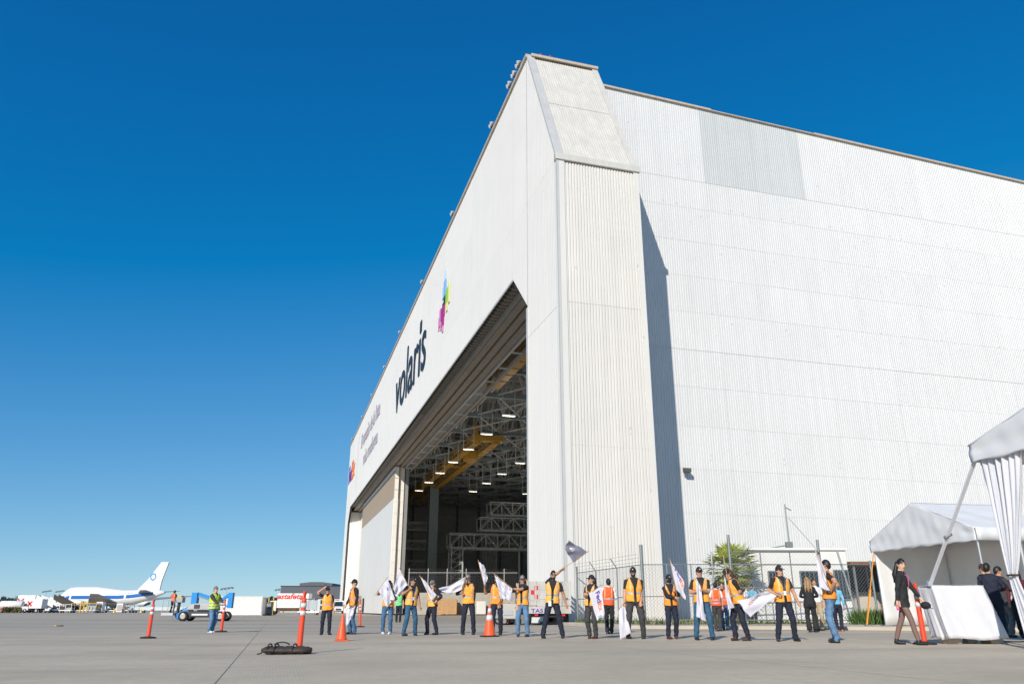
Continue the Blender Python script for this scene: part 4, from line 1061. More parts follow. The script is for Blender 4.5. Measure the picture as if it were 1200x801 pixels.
# ------------------------------------------------------------------ tents
def drape(fn, nu, nv, th=.01):
    q = MB(); q.add([fn(i/nu, j/nv) for j in range(nv+1) for i in range(nu+1)], [(j*(nu+1)+i, j*(nu+1)+i+1, (j+1)*(nu+1)+i+1, (j+1)*(nu+1)+i) for j in range(nv) for i in range(nu)])
    return q
def cloth(q, name, m_, par, th=.012):
    o = q.build(name, m_, par, True); s_ = o.modifiers.new('solid', 'SOLIDIFY'); s_.thickness = th; return o
def tent(label, L, gd, width, depth, eave, peak, val=.42, walls=True):
    li_ = 0 if walls else .27
    """L: far corner of the open gable; gd: direction of the gable (towards the camera); ridge runs to the right"""
    t = thing('tent', label, 'tent', L)
    gd = V(*gd); gd /= np.linalg.norm(gd); ed = V(-gd[1], gd[0], 0)
    P = lambda a, b, z: tuple(gd*a+ed*b+V(0, 0, z))
    for a in (li_, width-li_):
        for b in (li_, depth-li_): MB().tube(P(a, b, 0), P(a, b, eave), .04, n=8).build('pole', galv, t); MB().box(*(lambda q: (q[0]-.15, q[0]+.15, q[1]-.15, q[1]+.15, 0, .03))(P(a, b, 0))).build('foot_plate', galv_d, t)
    for b in (0, depth):
        for a0, a1 in ((0, width/2), (width, width/2)): MB().tube(P(a0, b+(.03 if b == 0 else -.03), eave), P(a1, b+(.03 if b == 0 else -.03), peak-.05), .03, n=6).build('rafter', galv_d, t)
    wr = lambda i, j: .014*math.sin(i*13+j*7)+.010*math.sin(j*19-i*9)+.007*math.sin(i*41+j*37)
    def roof(side):
        a0, a1 = (0-.1, width/2) if side == 0 else (width+.1, width/2)
        return drape(lambda i, j: P(a0+(a1-a0)*j, -.13+(depth+.26)*i, eave+(peak-eave)*j-.03*math.sin(math.pi*j)*math.sin(math.pi*i)+wr(i, j)*math.sin(math.pi*min(1, max(0, j*.94+.03)))*min(1, 5*i, 5*(1-i))), 30, 22)
    for s_ in (0, 1): cloth(roof(s_), 'roof_panel', tent_vinyl, t)
    # gable infill with hanging valance
    def gab(b, sg):
        def fn(i, j):
            a = -.1+(width+.2)*i; top = eave+(peak-eave)*(1-abs(2*i-1))+.015; bot = eave-val
            z = bot+(top-bot)*j+(.02*math.sin(i*40) if j == 0 else 0)
            return P(a, b+sg*(.03+(.018*math.sin(i*15+j*6)+.012*math.sin(i*37-j*9)+.007*math.sin(i*71+j*4))*(.3+.7*(1-abs(2*j-1)))), z)
        return drape(fn, 60, 12)
    cloth(gab(-.08, -1), 'gable_valance', tent_vinyl, t)
    if walls:
        cloth(gab(depth+.08, 1), 'gable_valance', tent_vinyl, t)
        cloth(drape(lambda i, j: P(.02, depth*i, (eave-.02)*(j)+.03)+(0,) if False else tuple(V(*P(.04+.05*math.sin(i*19+j*3)*(1-j), -.05+(depth+.05)*i, .03+(eave-.02)*j))), 24, 8), 'far_wall', tent_vinyl, t)
        cloth(drape(lambda i, j: tuple(V(*P(width*i, depth-.04+.04*math.sin(i*23+j*4)*(1-j), .03+(eave-.05)*j))), 24, 8), 'end_wall', tent_vinyl, t)
    for a0, lo in ((-.1, 1), (width+.1, -1)):
        cloth(drape(lambda i, j: P(a0-lo*(.02+.02*math.sin(i*30)), -.08+(depth+.16)*i, eave-val+val*j+.02), 16, 2), 'side_valance', tent_vinyl, t)
    return t, P
TL = on_pave(1036, 30.0); gdir = V(.165, -.986, 0)
tent('white marquee tent behind the woman in the black dress', TL, gdir, 5.3, 3.0, 3.02, 4.15, .40)
NL = base_at(1184, 15.5)
tn, NP = tent('nearer white marquee tent with tied curtain at the right edge', NL, V(.20, -.98, 0), 6.0, 5.0, 3.90, 4.75, .36, False)
# tied curtain hanging at the far corner of the nearer tent
def curtain(i, j):
    z = 3.66*j+.03; tie = 1.32
    if z > tie: f = ((z-tie)/(3.69-tie))**.8; a0, a1 = .16-.14*f, .34+.78*f
    else: f = (tie-z)/tie; a0, a1 = .16+.10*f, .34+.40*f
    a = a0+(a1-a0)*i
    fold = (.075 if z > tie else .06)*(math.sin(i*2*math.pi*6.5+1.3*math.sin(i*8)+.6*math.sin(j*4))+.35*math.sin(i*2*math.pi*13+2*math.sin(j*3+i*5)))*(.7+.3*math.sin(i*11+2))*(.35+.65*abs(z-tie)/2.2)
    return NP(a+.012*math.sin(i*50), -.02+fold, z)
cu = tag(cloth(drape(curtain, 120, 30), 'curtain', fabric_w, None, .008), 'white pleated curtain tied at mid height on the nearer tent', 'curtain')
cu.location = NL
tie = MB(); c0 = V(*NP(.25, -.02, 1.32)); tie.path([c0+V(math.cos(a)*.07, math.sin(a)*.13, .0) for a in np.linspace(0, 2*math.pi, 13)], .02, 6); tie.build('tie_band', c_brownb, cu)
# white ratchet pole and covered ballast box
BX = G(1137, 753.5)
bx = thing('covered_ballast', 'white cloth covered ballast box holding the tent strap', 'ballast', BX, math.radians(0))
for x in (-.42, .48): MB().box(x-.14, x+.14, -.2, .2, 0, .13).build('foot', concrete, bx, bevel=.02)
MB().box(-.1, .12, -.1, .1, .01, .1).build('clamp', galv_d, bx)
MB().hexa([(-.58, -.28, .13), (.62, -.28, .13), (.62, .3, .13), (-.58, .3, .13), (-.72, -.22, 1.17), (.32, -.22, 1.17), (.32, .24, 1.17), (-.72, .24, 1.17)]).build('box', wood, bx)
def cov(i, j):
    # wrap round the box: i along the front from left to right side, j from hem to top
    pth = [(-.80, .28), (-.76, -.27), (.36, -.27), (.38, .28)]; hem = [(-.66, .34), (-.63, -.37), (.64, -.38), (.60, .36)]
    k = i*3; a = min(int(k), 2); f = k-a
    t_ = V(*pth[a])*(1-f)+V(*pth[a+1])*f; b_ = V(*hem[a])*(1-f)+V(*hem[a+1])*f
    q = b_+(t_-b_)*j; wv = .030*math.sin(i*31+.8*math.sin(j*3))*(1-j)**.7+.014*math.sin(i*83+j*5)*(1-j)+.006*math.sin(i*140+j*11)
    return (q[0]+wv, q[1]+wv, .10+.02*math.sin(i*21)*(1-j)+1.09*j)
cloth(drape(cov, 60, 14), 'cover_skirt', fabric_w, bx)
cloth(drape(lambda i, j: (-.80+1.18*i, -.27+.55*j, 1.195+.004*math.sin(i*9+j*7)), 8, 6), 'cover_top', fabric_w, bx)
a, b = NL+V(-.05, 0, 3.66), BX+V(-.66, .0, 1.20)
st = thing('tent_strap', 'white slanted tent strap from the ballast box to the tent corner', 'strap', b)
MB().bar((0, 0, 0), tuple(a-b), .075, .03).build('strap', fabric_w, st); MB().box(-.06, .06, -.04, .04, -.04, .1).build('buckle', galv, st)
m_ = lerp(V(0, 0, 0), a-b, .40); MB().tube(tuple(m_-V(.07, 0, .03)), tuple(m_+V(.09, 0, .05)), .035, n=8).build('ratchet', galv_d, st)
for k, x in enumerate((.62,)):
    pass
t = thing('floor_cable', 'dark cable lying on the ground right of the ballast box', 'cable', G(1168, 752))
MB().path([(0, 0, .015), (.25, .05, .015), (.5, -.02, .015), (1.0, .05, .015)], .015, 6).build('cable', black_rub, t)
# orange strap of the far tent
a, b = TL+V(-.02, -.1, 2.95), on_pave(1013, 29.9)
t = thing('orange_strap', 'orange ratchet strap running down from the far tent corner', 'strap', b)
MB().bar((0, 0, 0), tuple(a-b), .045, .02).build('strap', strap_o, t)
m_ = (a-b)*.32; MB().bar(tuple(m_*.95), tuple(m_*1.35), .09, .05).build('ratchet', strap_o, t)
MB().bar((0, 0, 0), tuple((a-b)*.3), .085, .03).build('strap_tail', strap_o, t)
MB().box(-.06, .06, -.06, .06, 0, .05).build('anchor', galv_d, t)

# ------------------------------------------------------------------ service truck beside the hangar corner
truck_w = mat('truck_dirty_white', (.56, .54, .50), .5, var=.12, scale=1.5, streak=.25)
p = base_at(644, 41.3)
tr = thing('service_truck', 'white stake bed service truck with red checks on its tailboard', 'truck', p, YAW-.12)
MB().box(-1.12, 1.12, .02, 3.3, .78, .92).build('bed', truck_w, tr)
tb = MB().box(-1.15, 1.15, -.04, .02, .95, 2.12).build('tailboard', truck_w, tr)
for x in (-1.13, -.72, -.1, .15, .62, 1.11): MB().box(x-.03, x+.03, -.075, -.042, .95, 2.15).build('stake', truck_w, tb)
for z in (1.25, 1.72): MB().box(-1.1, 1.1, -.06, -.041, z, z+.05).build('slat', truck_w, tb)
for i in range(2):
    for j in range(3):
        if (i+j) % 2: MB().box(-.98+i*.19, -.79+i*.19, -.066, -.045, 1.25+j*.22, 1.47+j*.22).build('red_check', red_p, tb)
MB().box(-1.02, -.54, -.063, -.042, 1.18, 1.98).build('check_board', truck_w, tb)
for (x, z) in ((.3, 1.55), (.3, 1.2), (.85, 1.25)): MB().box(x-.1, x+.1, -.10, -.062, z, z+.08).build('latch', galv_d, tb)
for k in range(5):
    z = .98+k*.24
    MB().box(-1.15, -1.11, .05, 3.3, z, z+.14).build('side_slat', truck_w, tr); MB().box(1.11, 1.15, .05, 3.3, z, z+.14).build('side_slat', truck_w, tr)
for y in (.1, 1.1, 2.2, 3.25):
    for x in (-1.17, 1.15): MB().box(x, x+.03, y, y+.06, .9, 2.14).build('stake', truck_w, tr)
MB().box(-1.12, 1.12, 3.3, 3.38, .9, 2.12).build('front_board', truck_w, tr)
bump_ = MB().box(-1.12, 1.12, -.10, .0, .56, .80).build('rear_sill', truck_w, tr)
vs, fs = text_geo('TA5', .02)
x0, x1 = vs[:, 0].min(), vs[:, 0].max(); k = .62/(x1-x0)
MB().add([(-.98+(x-x0)*k, -.105, .60+y*k*.75) for x, y, _ in vs], fs).build('lettering', ink_purple, bump_)
MB().box(-.9, .9, .1, .2, .38, .50).build('bumper_bar', dark_steel, tr)
for x in (-.7, .72): MB().box(x-.08, x+.08, -.06, .06, .44, .53).build('tail_light', red_p, tr)
MB().box(-.5, .5, .2, 4.8, .45, .78).build('chassis', dark_steel, tr)
for y in (.75, 4.4):
    for x in (-.98, .98): wheel(tr, (x, y, .37), .37, .25, rim_m, 'wheel', 'x')
cab = MB().prism([(3.5, .5), (5.6, .5), (5.65, 1.05), (4.9, 1.2), (4.55, 1.82), (3.5, 1.85)], -.98, .98, 'x').build('cab', truck_w, tr, bevel=.05)
for sg in (-1, 1): MB().box(sg*.99-.01, sg*.99+.01, 3.65, 4.45, 1.15, 1.68).build('window', glass, cab)
MB().box(-.7, .7, 3.47, 3.5, 1.2, 1.7).build('rear_window', glass, cab)
MB().tube((-.55, 4.0, 1.85), (-.55, 4.0, 2.15), .03).build('beacon_stem', galv_d, cab); MB().path([(-.55, 4.0, 2.12), (-.55, 4.0, 2.2), (-.55, 4.0, 2.36), (-.55, 4.0, 2.40)], [.12, .14, .12, .03], 12).build('beacon', amber, cab, True)
t = thing('ground_unit', 'low pale ground service unit left of the service truck', 'ground unit', base_at(594.5, 43.5), YAW)
MB().box(-.5, .55, -.7, .7, .3, 1.05).build('body', truck_w, t, bevel=.05); MB().box(-.42, .1, -.73, -.705, .5, .75).build('label_panel', ptx, t)
for x in (-.35, .4): wheel(t, (x, -.6, .2), .2, .15); wheel(t, (x, .6, .2), .2, .15)

# ------------------------------------------------------------------ delineator posts and cones
def delineator(label, bx_, by_, tx, ty):
    b = G(bx_, by_); tp = AT(tx, ty, b[1]); d = tp-b
    t = thing('delineator_post', label, 'post', b, 0, 'orange delineator posts on the apron')
    MB().path([(0, 0, .002), (0, 0, .03), (0, 0, .045), (0, 0, .06)], [.235, .235, .20, .09], 20).build('rubber_base', black_rub, t)
    u = d/np.linalg.norm(d); L0 = np.linalg.norm(d)
    at = lambda k: tuple(u*(k*L0))
    body = MB().path([at(.04), at(.07), at(.80), at(.86), at(.90)], [.062, .056, .05, .045, .04], 16).build('tube', post_red, t, True)
    MB().path([at(.88), at(.93), at(.985), at(1.0)], [.04, .045, .07, .06], 12, True, .55).build('handle', post_red, body, True)
    for k in (.61, .735): MB().path([at(k), at(k+.075)], [.057, .056], 16).build('reflective_band', reflect, body, True)
delineator('orange delineator post standing alone at far left', 173.5, 747.5, 180.5, 702)
delineator('orange delineator post next to the man in the yellow vest', 259, 740, 264, 702)
delineator('nearest orange delineator post planted before the dark bag', 350, 765.5, 357.5, 692.5)
delineator('orange delineator post behind the man holding a lowered flag', 422, 734.2, 422.5, 702)
delineator('orange delineator post in front of the white service truck', 596.5, 731.3, 596.5, 705.5)
delineator('orange delineator post leaning behind the woman in the black dress', 1084, 754.5, 1071.5, 683)
def cone(label, bx_, by_, h, bands, dark=False):
    t = thing('traffic_cone', label, 'cone', G(bx_, by_), .3, 'orange traffic cones')
    r = h*.2
    MB().box(-r*1.32, r*1.32, -r*1.32, r*1.32, .002, .04).build('base', black_rub if dark else orange_pl, t, bevel=.015)
    f = lambda z: r*(1-(z-.04)/(h*1.08))
    c_ = MB().path([(0, 0, .038), (0, 0, .07), (0, 0, h*.98), (0, 0, h)], [r*1.1, f(.07), f(h*.98), f(h)*.7], 20).build('cone_body', orange_pl, t, True)
    for (a, b) in bands: MB().path([(0, 0, h*a), (0, 0, h*b)], [f(h*a)+.004, f(h*b)+.004], 20).build('reflective_collar', reflect, c_, True)
cone('plain orange traffic cone beside the man with a lowered flag', 400, 750.5, .71, [])
cone('tall traffic cone with two pale collars in the flag line', 573.5, 745.5, .93, [(.50, .66), (.74, .87)], True)
cone('plain orange traffic cone at the foot of the hangar corner', 672, 728.8, 1.0, [])

# ------------------------------------------------------------------ dark bag by the nearest post
b = G(336, 766.0)
t = thing('duffel_bag', 'dark brown soft bag lying flat behind the nearest orange post', 'bag', b, .04)
bag = MB(); rs = []
g = np.random.default_rng(3)
for k in range(15):
    x = -.46+k*.92/14; e = min(1, .55+2.2*min(k, 14-k)/7)
    rs.append([(x+g.normal()*.004, .21*e*math.cos(a)*(1+.05*math.sin(k*1.3)), max(.004, .07+(.075 if math.sin(a) > 0 else .066)*e*math.sin(a)+.010*math.sin(k*2.1+a*3))) for a in [2*math.pi*i/16 for i in range(16)]])
bag.rings(rs); bo = bag.build('bag_body', bag_m, t, True)
for x in (-.33, -.20, .14): MB().path([(x, .2*math.cos(a), .09+.095*math.sin(a)) for a in np.linspace(-.4, math.pi+.4, 14)], .013, 6).build('strap', c_black, bo, True)
MB().path([(-.1+.07*math.cos(a)*2, -.03, .165+.05*math.sin(a)) for a in np.linspace(0, math.pi, 10)], .013, 6).build('handle', c_black, bo, True)
MB().path([(-.44, -.1, .03), (-.5, -.12, .012), (-.53, -.1, .012)], .012, 6).build('loose_strap', c_black, bo, True)
MB().path([(-.3, -.2, .05), (-.26, -.24, .012), (-.2, -.235, .012)], .012, 6).build('loose_strap', c_black, bo, True)
# ------------------------------------------------------------------ people
hv_orange2 = mat('hi_vis_faded', (.90, .42, .085), .75, var=.12, scale=6, bump=.15, bscale=18)
hv_orange3 = mat('hi_vis_deep', (.90, .29, .025), .7, var=.1, scale=6, bump=.15, bscale=18)
vest_tape = mat('vest_tape', (.30, .33, .40), .4, var=.1, scale=8)
vest_tape2 = mat('vest_tape_warm', (.60, .42, .22), .5, var=.1, scale=8)
def ik(a, t, l1, l2, pole):
    a, t, pole = V(*a), V(*t), V(*pole); d = t-a; L0 = np.linalg.norm(d)
    if L0 > (l1+l2)*.998: t = a+d/L0*(l1+l2)*.998; d = t-a; L0 = np.linalg.norm(d)
    if L0 < abs(l1-l2)+.03: L0 = abs(l1-l2)+.03
    n = d/np.linalg.norm(d); x = (l1*l1-l2*l2+L0*L0)/(2*L0); h = math.sqrt(max(0, l1*l1-x*x))
    p = pole-n*(pole@n); p /= max(np.linalg.norm(p), 1e-6)
    return a+n*x+p*h, t
def rotm(ax, a):
    return np.array(Matrix.Rotation(a, 3, ax))
def vox(q, size):
    me = q.mesh('body', c_black); o = bpy.data.objects.new('tmp', me); COL.objects.link(o)
    r = o.modifiers.new('r', 'REMESH'); r.mode = 'VOXEL'; r.voxel_size = size
    s_ = o.modifiers.new('s', 'SMOOTH'); s_.factor = .5; s_.iterations = 3
    dg = bpy.context.evaluated_depsgraph_get(); m2 = bpy.data.meshes.new_from_object(o.evaluated_get(dg))
    bpy.data.objects.remove(o); bpy.data.meshes.remove(me); return m2
PEOPLE = {}
def person(label, feet, head_y, face=0, skin=skin_a, shirt=c_black, sleeve='short', pants=c_navy, shoe=c_shoe, vest=None, vest_open=True,
           hands=(None, None), elbow=((-.6, .6, -.4), (.6, .6, -.4)), stance=.12, step=0.0, toe=(.25, -.25), lean=0, side=0, twist=0, head=(0, 0), hair=hair_k, hairstyle='short', cap=None,
           bulk=1.0, fem=False, mask=False, glasses=False, beard=False, hem=.96, key=None, group='people in hi-vis vests waving flags', extras=None, base=None, height=None, voxel=.0125, flare=0, grip=(0, 0), stripes=1, blazer=None, dress=None):
    B = G(*feet) if base is None else V(*base)
    if vest is hv_orange: vest = (hv_orange, hv_orange2, hv_orange3)[int(rng.integers(3))]
    if head == (0, 0): head = (float(rng.uniform(-14, 14)), float(rng.uniform(-4, 8)))
    if twist == 0: twist = float(rng.uniform(-7, 7))
    if side == 0: side = float(rng.uniform(-2.5, 2.5))
    Hh = height or (feet[1]-head_y)/pxm(B); k = Hh/1.75
    rz = math.radians(face)
    root = thing('person', label, 'person', B, rz, group)
    Rz = rotm('Z', rz)
    def to_local(P): return Rz.T@(V(*P)-B)/k
    R = rotm('Y', math.radians(side))@rotm('X', math.radians(lean))@rotm('Z', math.radians(twist))
    piv = V(0, 0, .96)
    U = lambda *p: piv+R@(V(*p)-piv)
    sw = (.178 if not fem else .158)*(.9+.1*bulk)
    q = MB(); segs = []
    def seg(pts, rad, zone, n=12, sx=1.0):
        q.path(pts, rad, n, True, sx)
        for i in range(len(pts)-1): segs.append((V(*pts[i]), V(*pts[i+1]), rad[i], rad[i+1], zone, i, len(pts)-1))
    # torso
    b = bulk; hipw = .165 if not fem else .172
    prof = [(.80, .10*b, .09), (.87, .155*b, .115*b), (.94, hipw*b, .122*b), (1.02, .158*b*(.93 if fem else 1), .118*b), (1.12, .152*b*(.90 if fem else 1), .115*b), (1.24, .165*b*(.96 if fem else 1), .122*b), (1.34, sw*1.02, .118*(.5+.5*b)), (1.41, sw*.98, .10), (1.455, sw*.70, .082), (1.485, .075, .066), (1.53, .056, .058)]
    rs = []
    for (z, rx, ry) in prof:
        rs.append([U(math.copysign(abs(math.cos(a))**.8, math.cos(a))*rx, math.copysign(abs(math.sin(a))**.85, math.sin(a))*ry, z) for a in [2*math.pi*i/20 for i in range(20)]])
    q.rings(rs)
    # head
    hy, hp = math.radians(head[0]), math.radians(head[1])
    RH = R@rotm('Z', hy)@rotm('X', hp); hc0 = U(0, .0, 1.50)
    Hd = lambda *p: hc0+RH@V(*p)
    seg([U(0, .01, 1.46), Hd(0, -.005, .075)], [.058, .052], 'neck')
    hs = []
    for (z, rx, ry, yo) in ((.015, .028, .035, -.045), (.035, .048, .062, -.025), (.065, .062, .082, -.012), (.10, .070, .092, -.004), (.14, .074, .097, .0), (.18, .072, .095, .004), (.215, .058, .078, .006), (.238, .034, .045, .006), (.247, .01, .012, .006)):
        hs.append([Hd(rx*math.cos(a), yo+ry*math.sin(a), z) for a in [2*math.pi*i/16 for i in range(16)]])
    q.rings(hs); segs.append((Hd(0, 0, .06), Hd(0, 0, .19), .085, .085, 'head', 0, 1))
    q.path([Hd(0, -.090, .135), Hd(0, -.107, .10), Hd(0, -.095, .088)], [.010, .016, .012], 8)
    for sg in (-1, 1): q.path([Hd(sg*.068, .012, .145), Hd(sg*.079, .02, .12), Hd(sg*.07, .012, .09)], [.012, .016, .01], 6)
    # legs
    lr = (.098 if pants is not c_tight else .078)*(.6+.4*b)
    for i, sg in enumerate((-1, 1)):
        hip = V(sg*.088*b, 0, .90); ft = V(sg*stance, (-step if sg < 0 else step), .0)
        if dress is not None: ft = V(sg*stance, (-step if sg < 0 else step), 0)
        ank = ft+V(0, .03, .088)
        kn, ank = ik(hip, ank, .425, .41, (sg*.15, -1, 0))
        ar = (.066+.03*flare) if pants is not c_tight else .043
        mid = (kn+ank)/2
        seg([hip, (hip+kn)/2, kn, mid+V(0, .008, 0), ank+V(0, 0, -.01)], [lr, lr*.92, (.076 if pants is not c_tight else .060)*(.6+.4*b), (.070 if pants is not c_tight else .054)+.012*flare, ar], 'leg')
        ta = toe[i]; td = V(math.sin(ta)*sg*0+math.sin(ta), -math.cos(ta), 0)
        seg([ank+V(0, 0, -.02), ank+V(0, 0, -.05)-td*.03, V(ank[0], ank[1], .038)+td*.06, V(ank[0], ank[1], .030)+td*.17], [.050, .050, .044, .034], 'shoe')
    # arms and hands
    joints = {}
    for i, sg in enumerate((-1, 1)):
        sh = U(sg*sw, .005, 1.405)
        tgt = hands[i]
        if tgt is None: tgt = U(sg*(sw+.075), -.03, .87)
        elif tgt[0] == 'px': tgt = to_local(AT(tgt[1], tgt[2], B[1]+tgt[3]))
        else: tgt = U(*tgt)
        e, wr = ik(sh, tgt, .29, .262, elbow[i])
        joints[i] = (sh, e, wr)
        b2 = .6+.4*b; sr = 1.12 if sleeve == 'long' else 1.0
        seg([U(sg*sw*.82, .005, 1.40), sh, (sh+e)/2, e], [.062, .064*b2, (.058 if sleeve == 'short' else .052*sr)*b2, .044*b2*sr], 'uarm')
        seg([e, e*.6+wr*.4, wr], [.043*b2*sr, .043*b2*sr, .029*sr], 'farm')
        d = (wr-e)/np.linalg.norm(wr-e); up = V(0, -1, 0) if abs(d[1]) < .8 else V(0, 0, 1)
        n_ = up-d*(up@d); n_ /= np.linalg.norm(n_); x_ = np.cross(d, n_)*sg
        gp = grip[i]
        pal = wr+d*.05
        segs.append((wr, wr+d*.09, .042, .042, 'hand', 0, 1))
        q.path([wr-d*.01, pal, wr+d*.088], [.026, .036, .034], 10, True, 1.0)
        for f, (off, ln) in enumerate(((-.028, .066), (-.0095, .076), (.0095, .072), (.028, .056))):
            c = .35+1.1*gp
            r0 = wr+d*.082+x_*off; p1 = r0+(d*math.cos(c*.6)+n_*math.sin(c*.6))*ln*.5; p2 = p1+(d*math.cos(c*1.6)+n_*math.sin(c*1.6))*ln*.5
            seg([r0, p1, p2], [.0105, .0098, .0088], 'hand', 6)
        r0 = wr+d*.03-x_*.03; p1 = r0+(d*.6-x_*.75+n_*.3)*.04; p2 = p1+(d*.8-x_*.1+n_*(.3+.4*gp))*.032
        seg([r0, p1, p2], [.0125, .0115, .0095], 'hand', 6)
    if dress is not None:
        rs = []
        for (z, rx, ry) in ((.755, .190, .155), (.80, .182, .146), (.88, .172, .135), (.96, .168, .126), (1.02, .150, .115)):
            rs.append([U(rx*math.cos(a)*(1+.03*math.sin(5*a)), ry*math.sin(a)*(1+.03*math.sin(5*a)), z) for a in [2*math.pi*i/28 for i in range(28)]])
        q.rings(rs)
    me = vox(q, voxel)
    nv = len(me.vertices); co = np.empty(nv*3); me.vertices.foreach_get('co', co); co = co.reshape(-1, 3)
    co[:, 2] = np.maximum(co[:, 2], .001)
    nf = len(me.polygons); fc = np.empty(nf*3); me.polygons.foreach_get('center', fc); fc = fc.reshape(-1, 3)
    fn = np.empty(nf*3); me.polygons.foreach_get('normal', fn); fn = fn.reshape(-1, 3)
    best = np.full(nf, 9.0); lab_ = np.array(['torso']*nf, dtype=object); tt = np.zeros(nf)
    tl = (fc-piv)@R+piv                              # back into upright torso space
    z_ = np.array([p[0] for p in prof]); rx = np.interp(tl[:, 2], z_, [p[1] for p in prof]); ry = np.interp(tl[:, 2], z_, [p[2] for p in prof])
    e = np.sqrt((tl[:, 0]/rx)**2+(tl[:, 1]/ry)**2); dt = (e-1)*.12+np.maximum(0, .80-tl[:, 2])+np.maximum(0, tl[:, 2]-1.50)
    best = dt.copy()
    for (p0, p1, r0, r1, zone, i, n) in segs:
        d = p1-p0; L2 = max(d@d, 1e-9); t = np.clip(((fc-p0)@d)/L2, 0, 1); dist = np.linalg.norm(fc-(p0+t[:, None]*d), axis=1)-(r0+(r1-r0)*t)
        if zone == 'uarm' and i == 0: dist = dist+.02
        m = dist < best; best[m] = dist[m]; lab_[m] = zone; tt[m] = (i+t[m])/n
    mi = np.full(nf, 1, int)
    mi[(lab_ == 'head') | (lab_ == 'neck') | (lab_ == 'hand')] = 0
    if sleeve == 'short': mi[(lab_ == 'farm') | ((lab_ == 'uarm') & (tt > .82))] = 0
    elif sleeve == 'long': mi[(lab_ == 'farm') & (tt > .93)] = 0
    mi[lab_ == 'leg'] = 2; mi[lab_ == 'shoe'] = 3
    mi[(lab_ == 'torso') & (tl[:, 2] < hem)] = 2
    if dress is not None:
        mi[(lab_ == 'torso')] = 1; mi[(fc[:, 2] > .745) & (fc[:, 2] < 1.0) & (np.abs(tl[:, 0]) < .26) & ((lab_ == 'leg') | (lab_ == 'torso'))] = 1
    fzone = np.isin(mi, (1,) if pants is c_tight else (1, 2)); vw = np.zeros(nv)
    for f in np.nonzero(fzone)[0]:
        for v in me.polygons[f].vertices: vw[v] = 1
    vnn = np.empty(nv*3); me.vertices.foreach_get('normal', vnn); vnn = vnn.reshape(-1, 3)
    sd_ = rng.uniform(0, 6.28, 4)
    cr = .0035*np.sin(co[:, 2]*46+co[:, 0]*23+sd_[0]+2*np.sin(co[:, 1]*17+sd_[1]))+.003*np.sin(co[:, 2]*31-co[:, 0]*37+co[:, 1]*29+sd_[2])
    cr *= np.where(co[:, 2] < .75, np.where(co[:, 2] < .22, 1.6, 1.0), .9)
    co = co+vnn*(cr*vw)[:, None]; co[:, 2] = np.maximum(co[:, 2], .001)
    me.vertices.foreach_set('co', (co*k).ravel())
    me.materials.clear()
    for m_ in (skin, shirt, pants, shoe): me.materials.append(m_)
    me.polygons.foreach_set('material_index', mi.tolist()); me.polygons.foreach_set('use_smooth', [True]*nf); me.update()
    body = link('body', me, root)
    # garments lifted off the torso surface
    def garment(name, mats, sel, off, mfun=None, th=.008):
        idx = np.nonzero(sel)[0]; used = {}; vs = []; fs = []; ms = []
        vn = np.zeros((nv, 3))
        for f in idx:
            for v in me.polygons[f].vertices: vn[v] += fn[f]
        ln = np.linalg.norm(vn, axis=1); ln[ln == 0] = 1; vn /= ln[:, None]
        for f in idx:
            fv = []
            for v in me.polygons[f].vertices:
                if v not in used: used[v] = len(vs); vs.append(tuple((co[v]+vn[v]*off)*k))
                fv.append(used[v])
            fs.append(tuple(fv)); ms.append(mfun(f) if mfun else 0)
        if not fs: return None
        m2 = bpy.data.meshes.new(name); m2.from_pydata(vs, [], fs)
        for m_ in mats: m2.materials.append(m_)
        m2.polygons.foreach_set('material_index', ms); m2.polygons.foreach_set('use_smooth', [True]*len(fs)); m2.update()
        o = link(name, m2, root); s_ = o.modifiers.new('s', 'SOLIDIFY'); s_.thickness = th; s_.offset = 1
        return o
    tz, tx, ty = tl[:, 2], tl[:, 0], tl[:, 1]
    if vest is not None:
        gap = np.where(ty < 0, np.where(tz > 1.22, .03+(tz-1.22)*.30, .03), 0) if vest_open else np.where((ty < 0) & (tz > 1.36), (tz-1.36)*.6, 0)
        sel = ((lab_ == 'torso') | ((lab_ == 'uarm') & (tt < .22)) | ((lab_ == 'leg') & (tz > .86) & (tz < 1.0))) & (tz > .90) & (tz < 1.462) & (np.abs(tx) >= gap) & (np.abs(tx) < sw*1.08)
        def mf(f):
            z, x = tz[f], abs(tx[f])
            if 1.075 < z < 1.118: return 1
            if stripes == 2 and .965 < z < 1.005: return 1
            if stripes and 1.118 <= z and .092 < x < .118: return 2
            return 0
        garment('vest', [vest, vest_tape, vest_tape2], sel, .022, mf)
    if blazer is not None:
        sel = ((lab_ == 'torso') | ((lab_ == 'leg') & (tz > .76) & (tz < 1.0))) & (tz > .78) & (tz < 1.47)
        garment('blazer', [blazer], sel, .016)
    # face
    def hpart(q_, name, m_, sm=True): return q_.build(name, m_, root, sm)
    sK = lambda P: tuple(V(*P)*k)
    for sg in (-1, 1):
        c = V(*Hd(sg*.031, -.0895, .142)); hpart(MB().ell(tuple(c*k), .012*k, .006*k, .006*k, 8, 5), 'eye', eye_m)
        hpart(MB().path([sK(Hd(sg*.016, -.095, .158)), sK(Hd(sg*.034, -.094, .163)), sK(Hd(sg*.05, -.084, .157))], .004*k, 5), 'eyebrow', hair)
    hpart(MB().path([sK(Hd(-.022, -.086, .062)), sK(Hd(0, -.092, .060)), sK(Hd(.022, -.086, .062))], .0055*k, 6), 'mouth', lip_m)
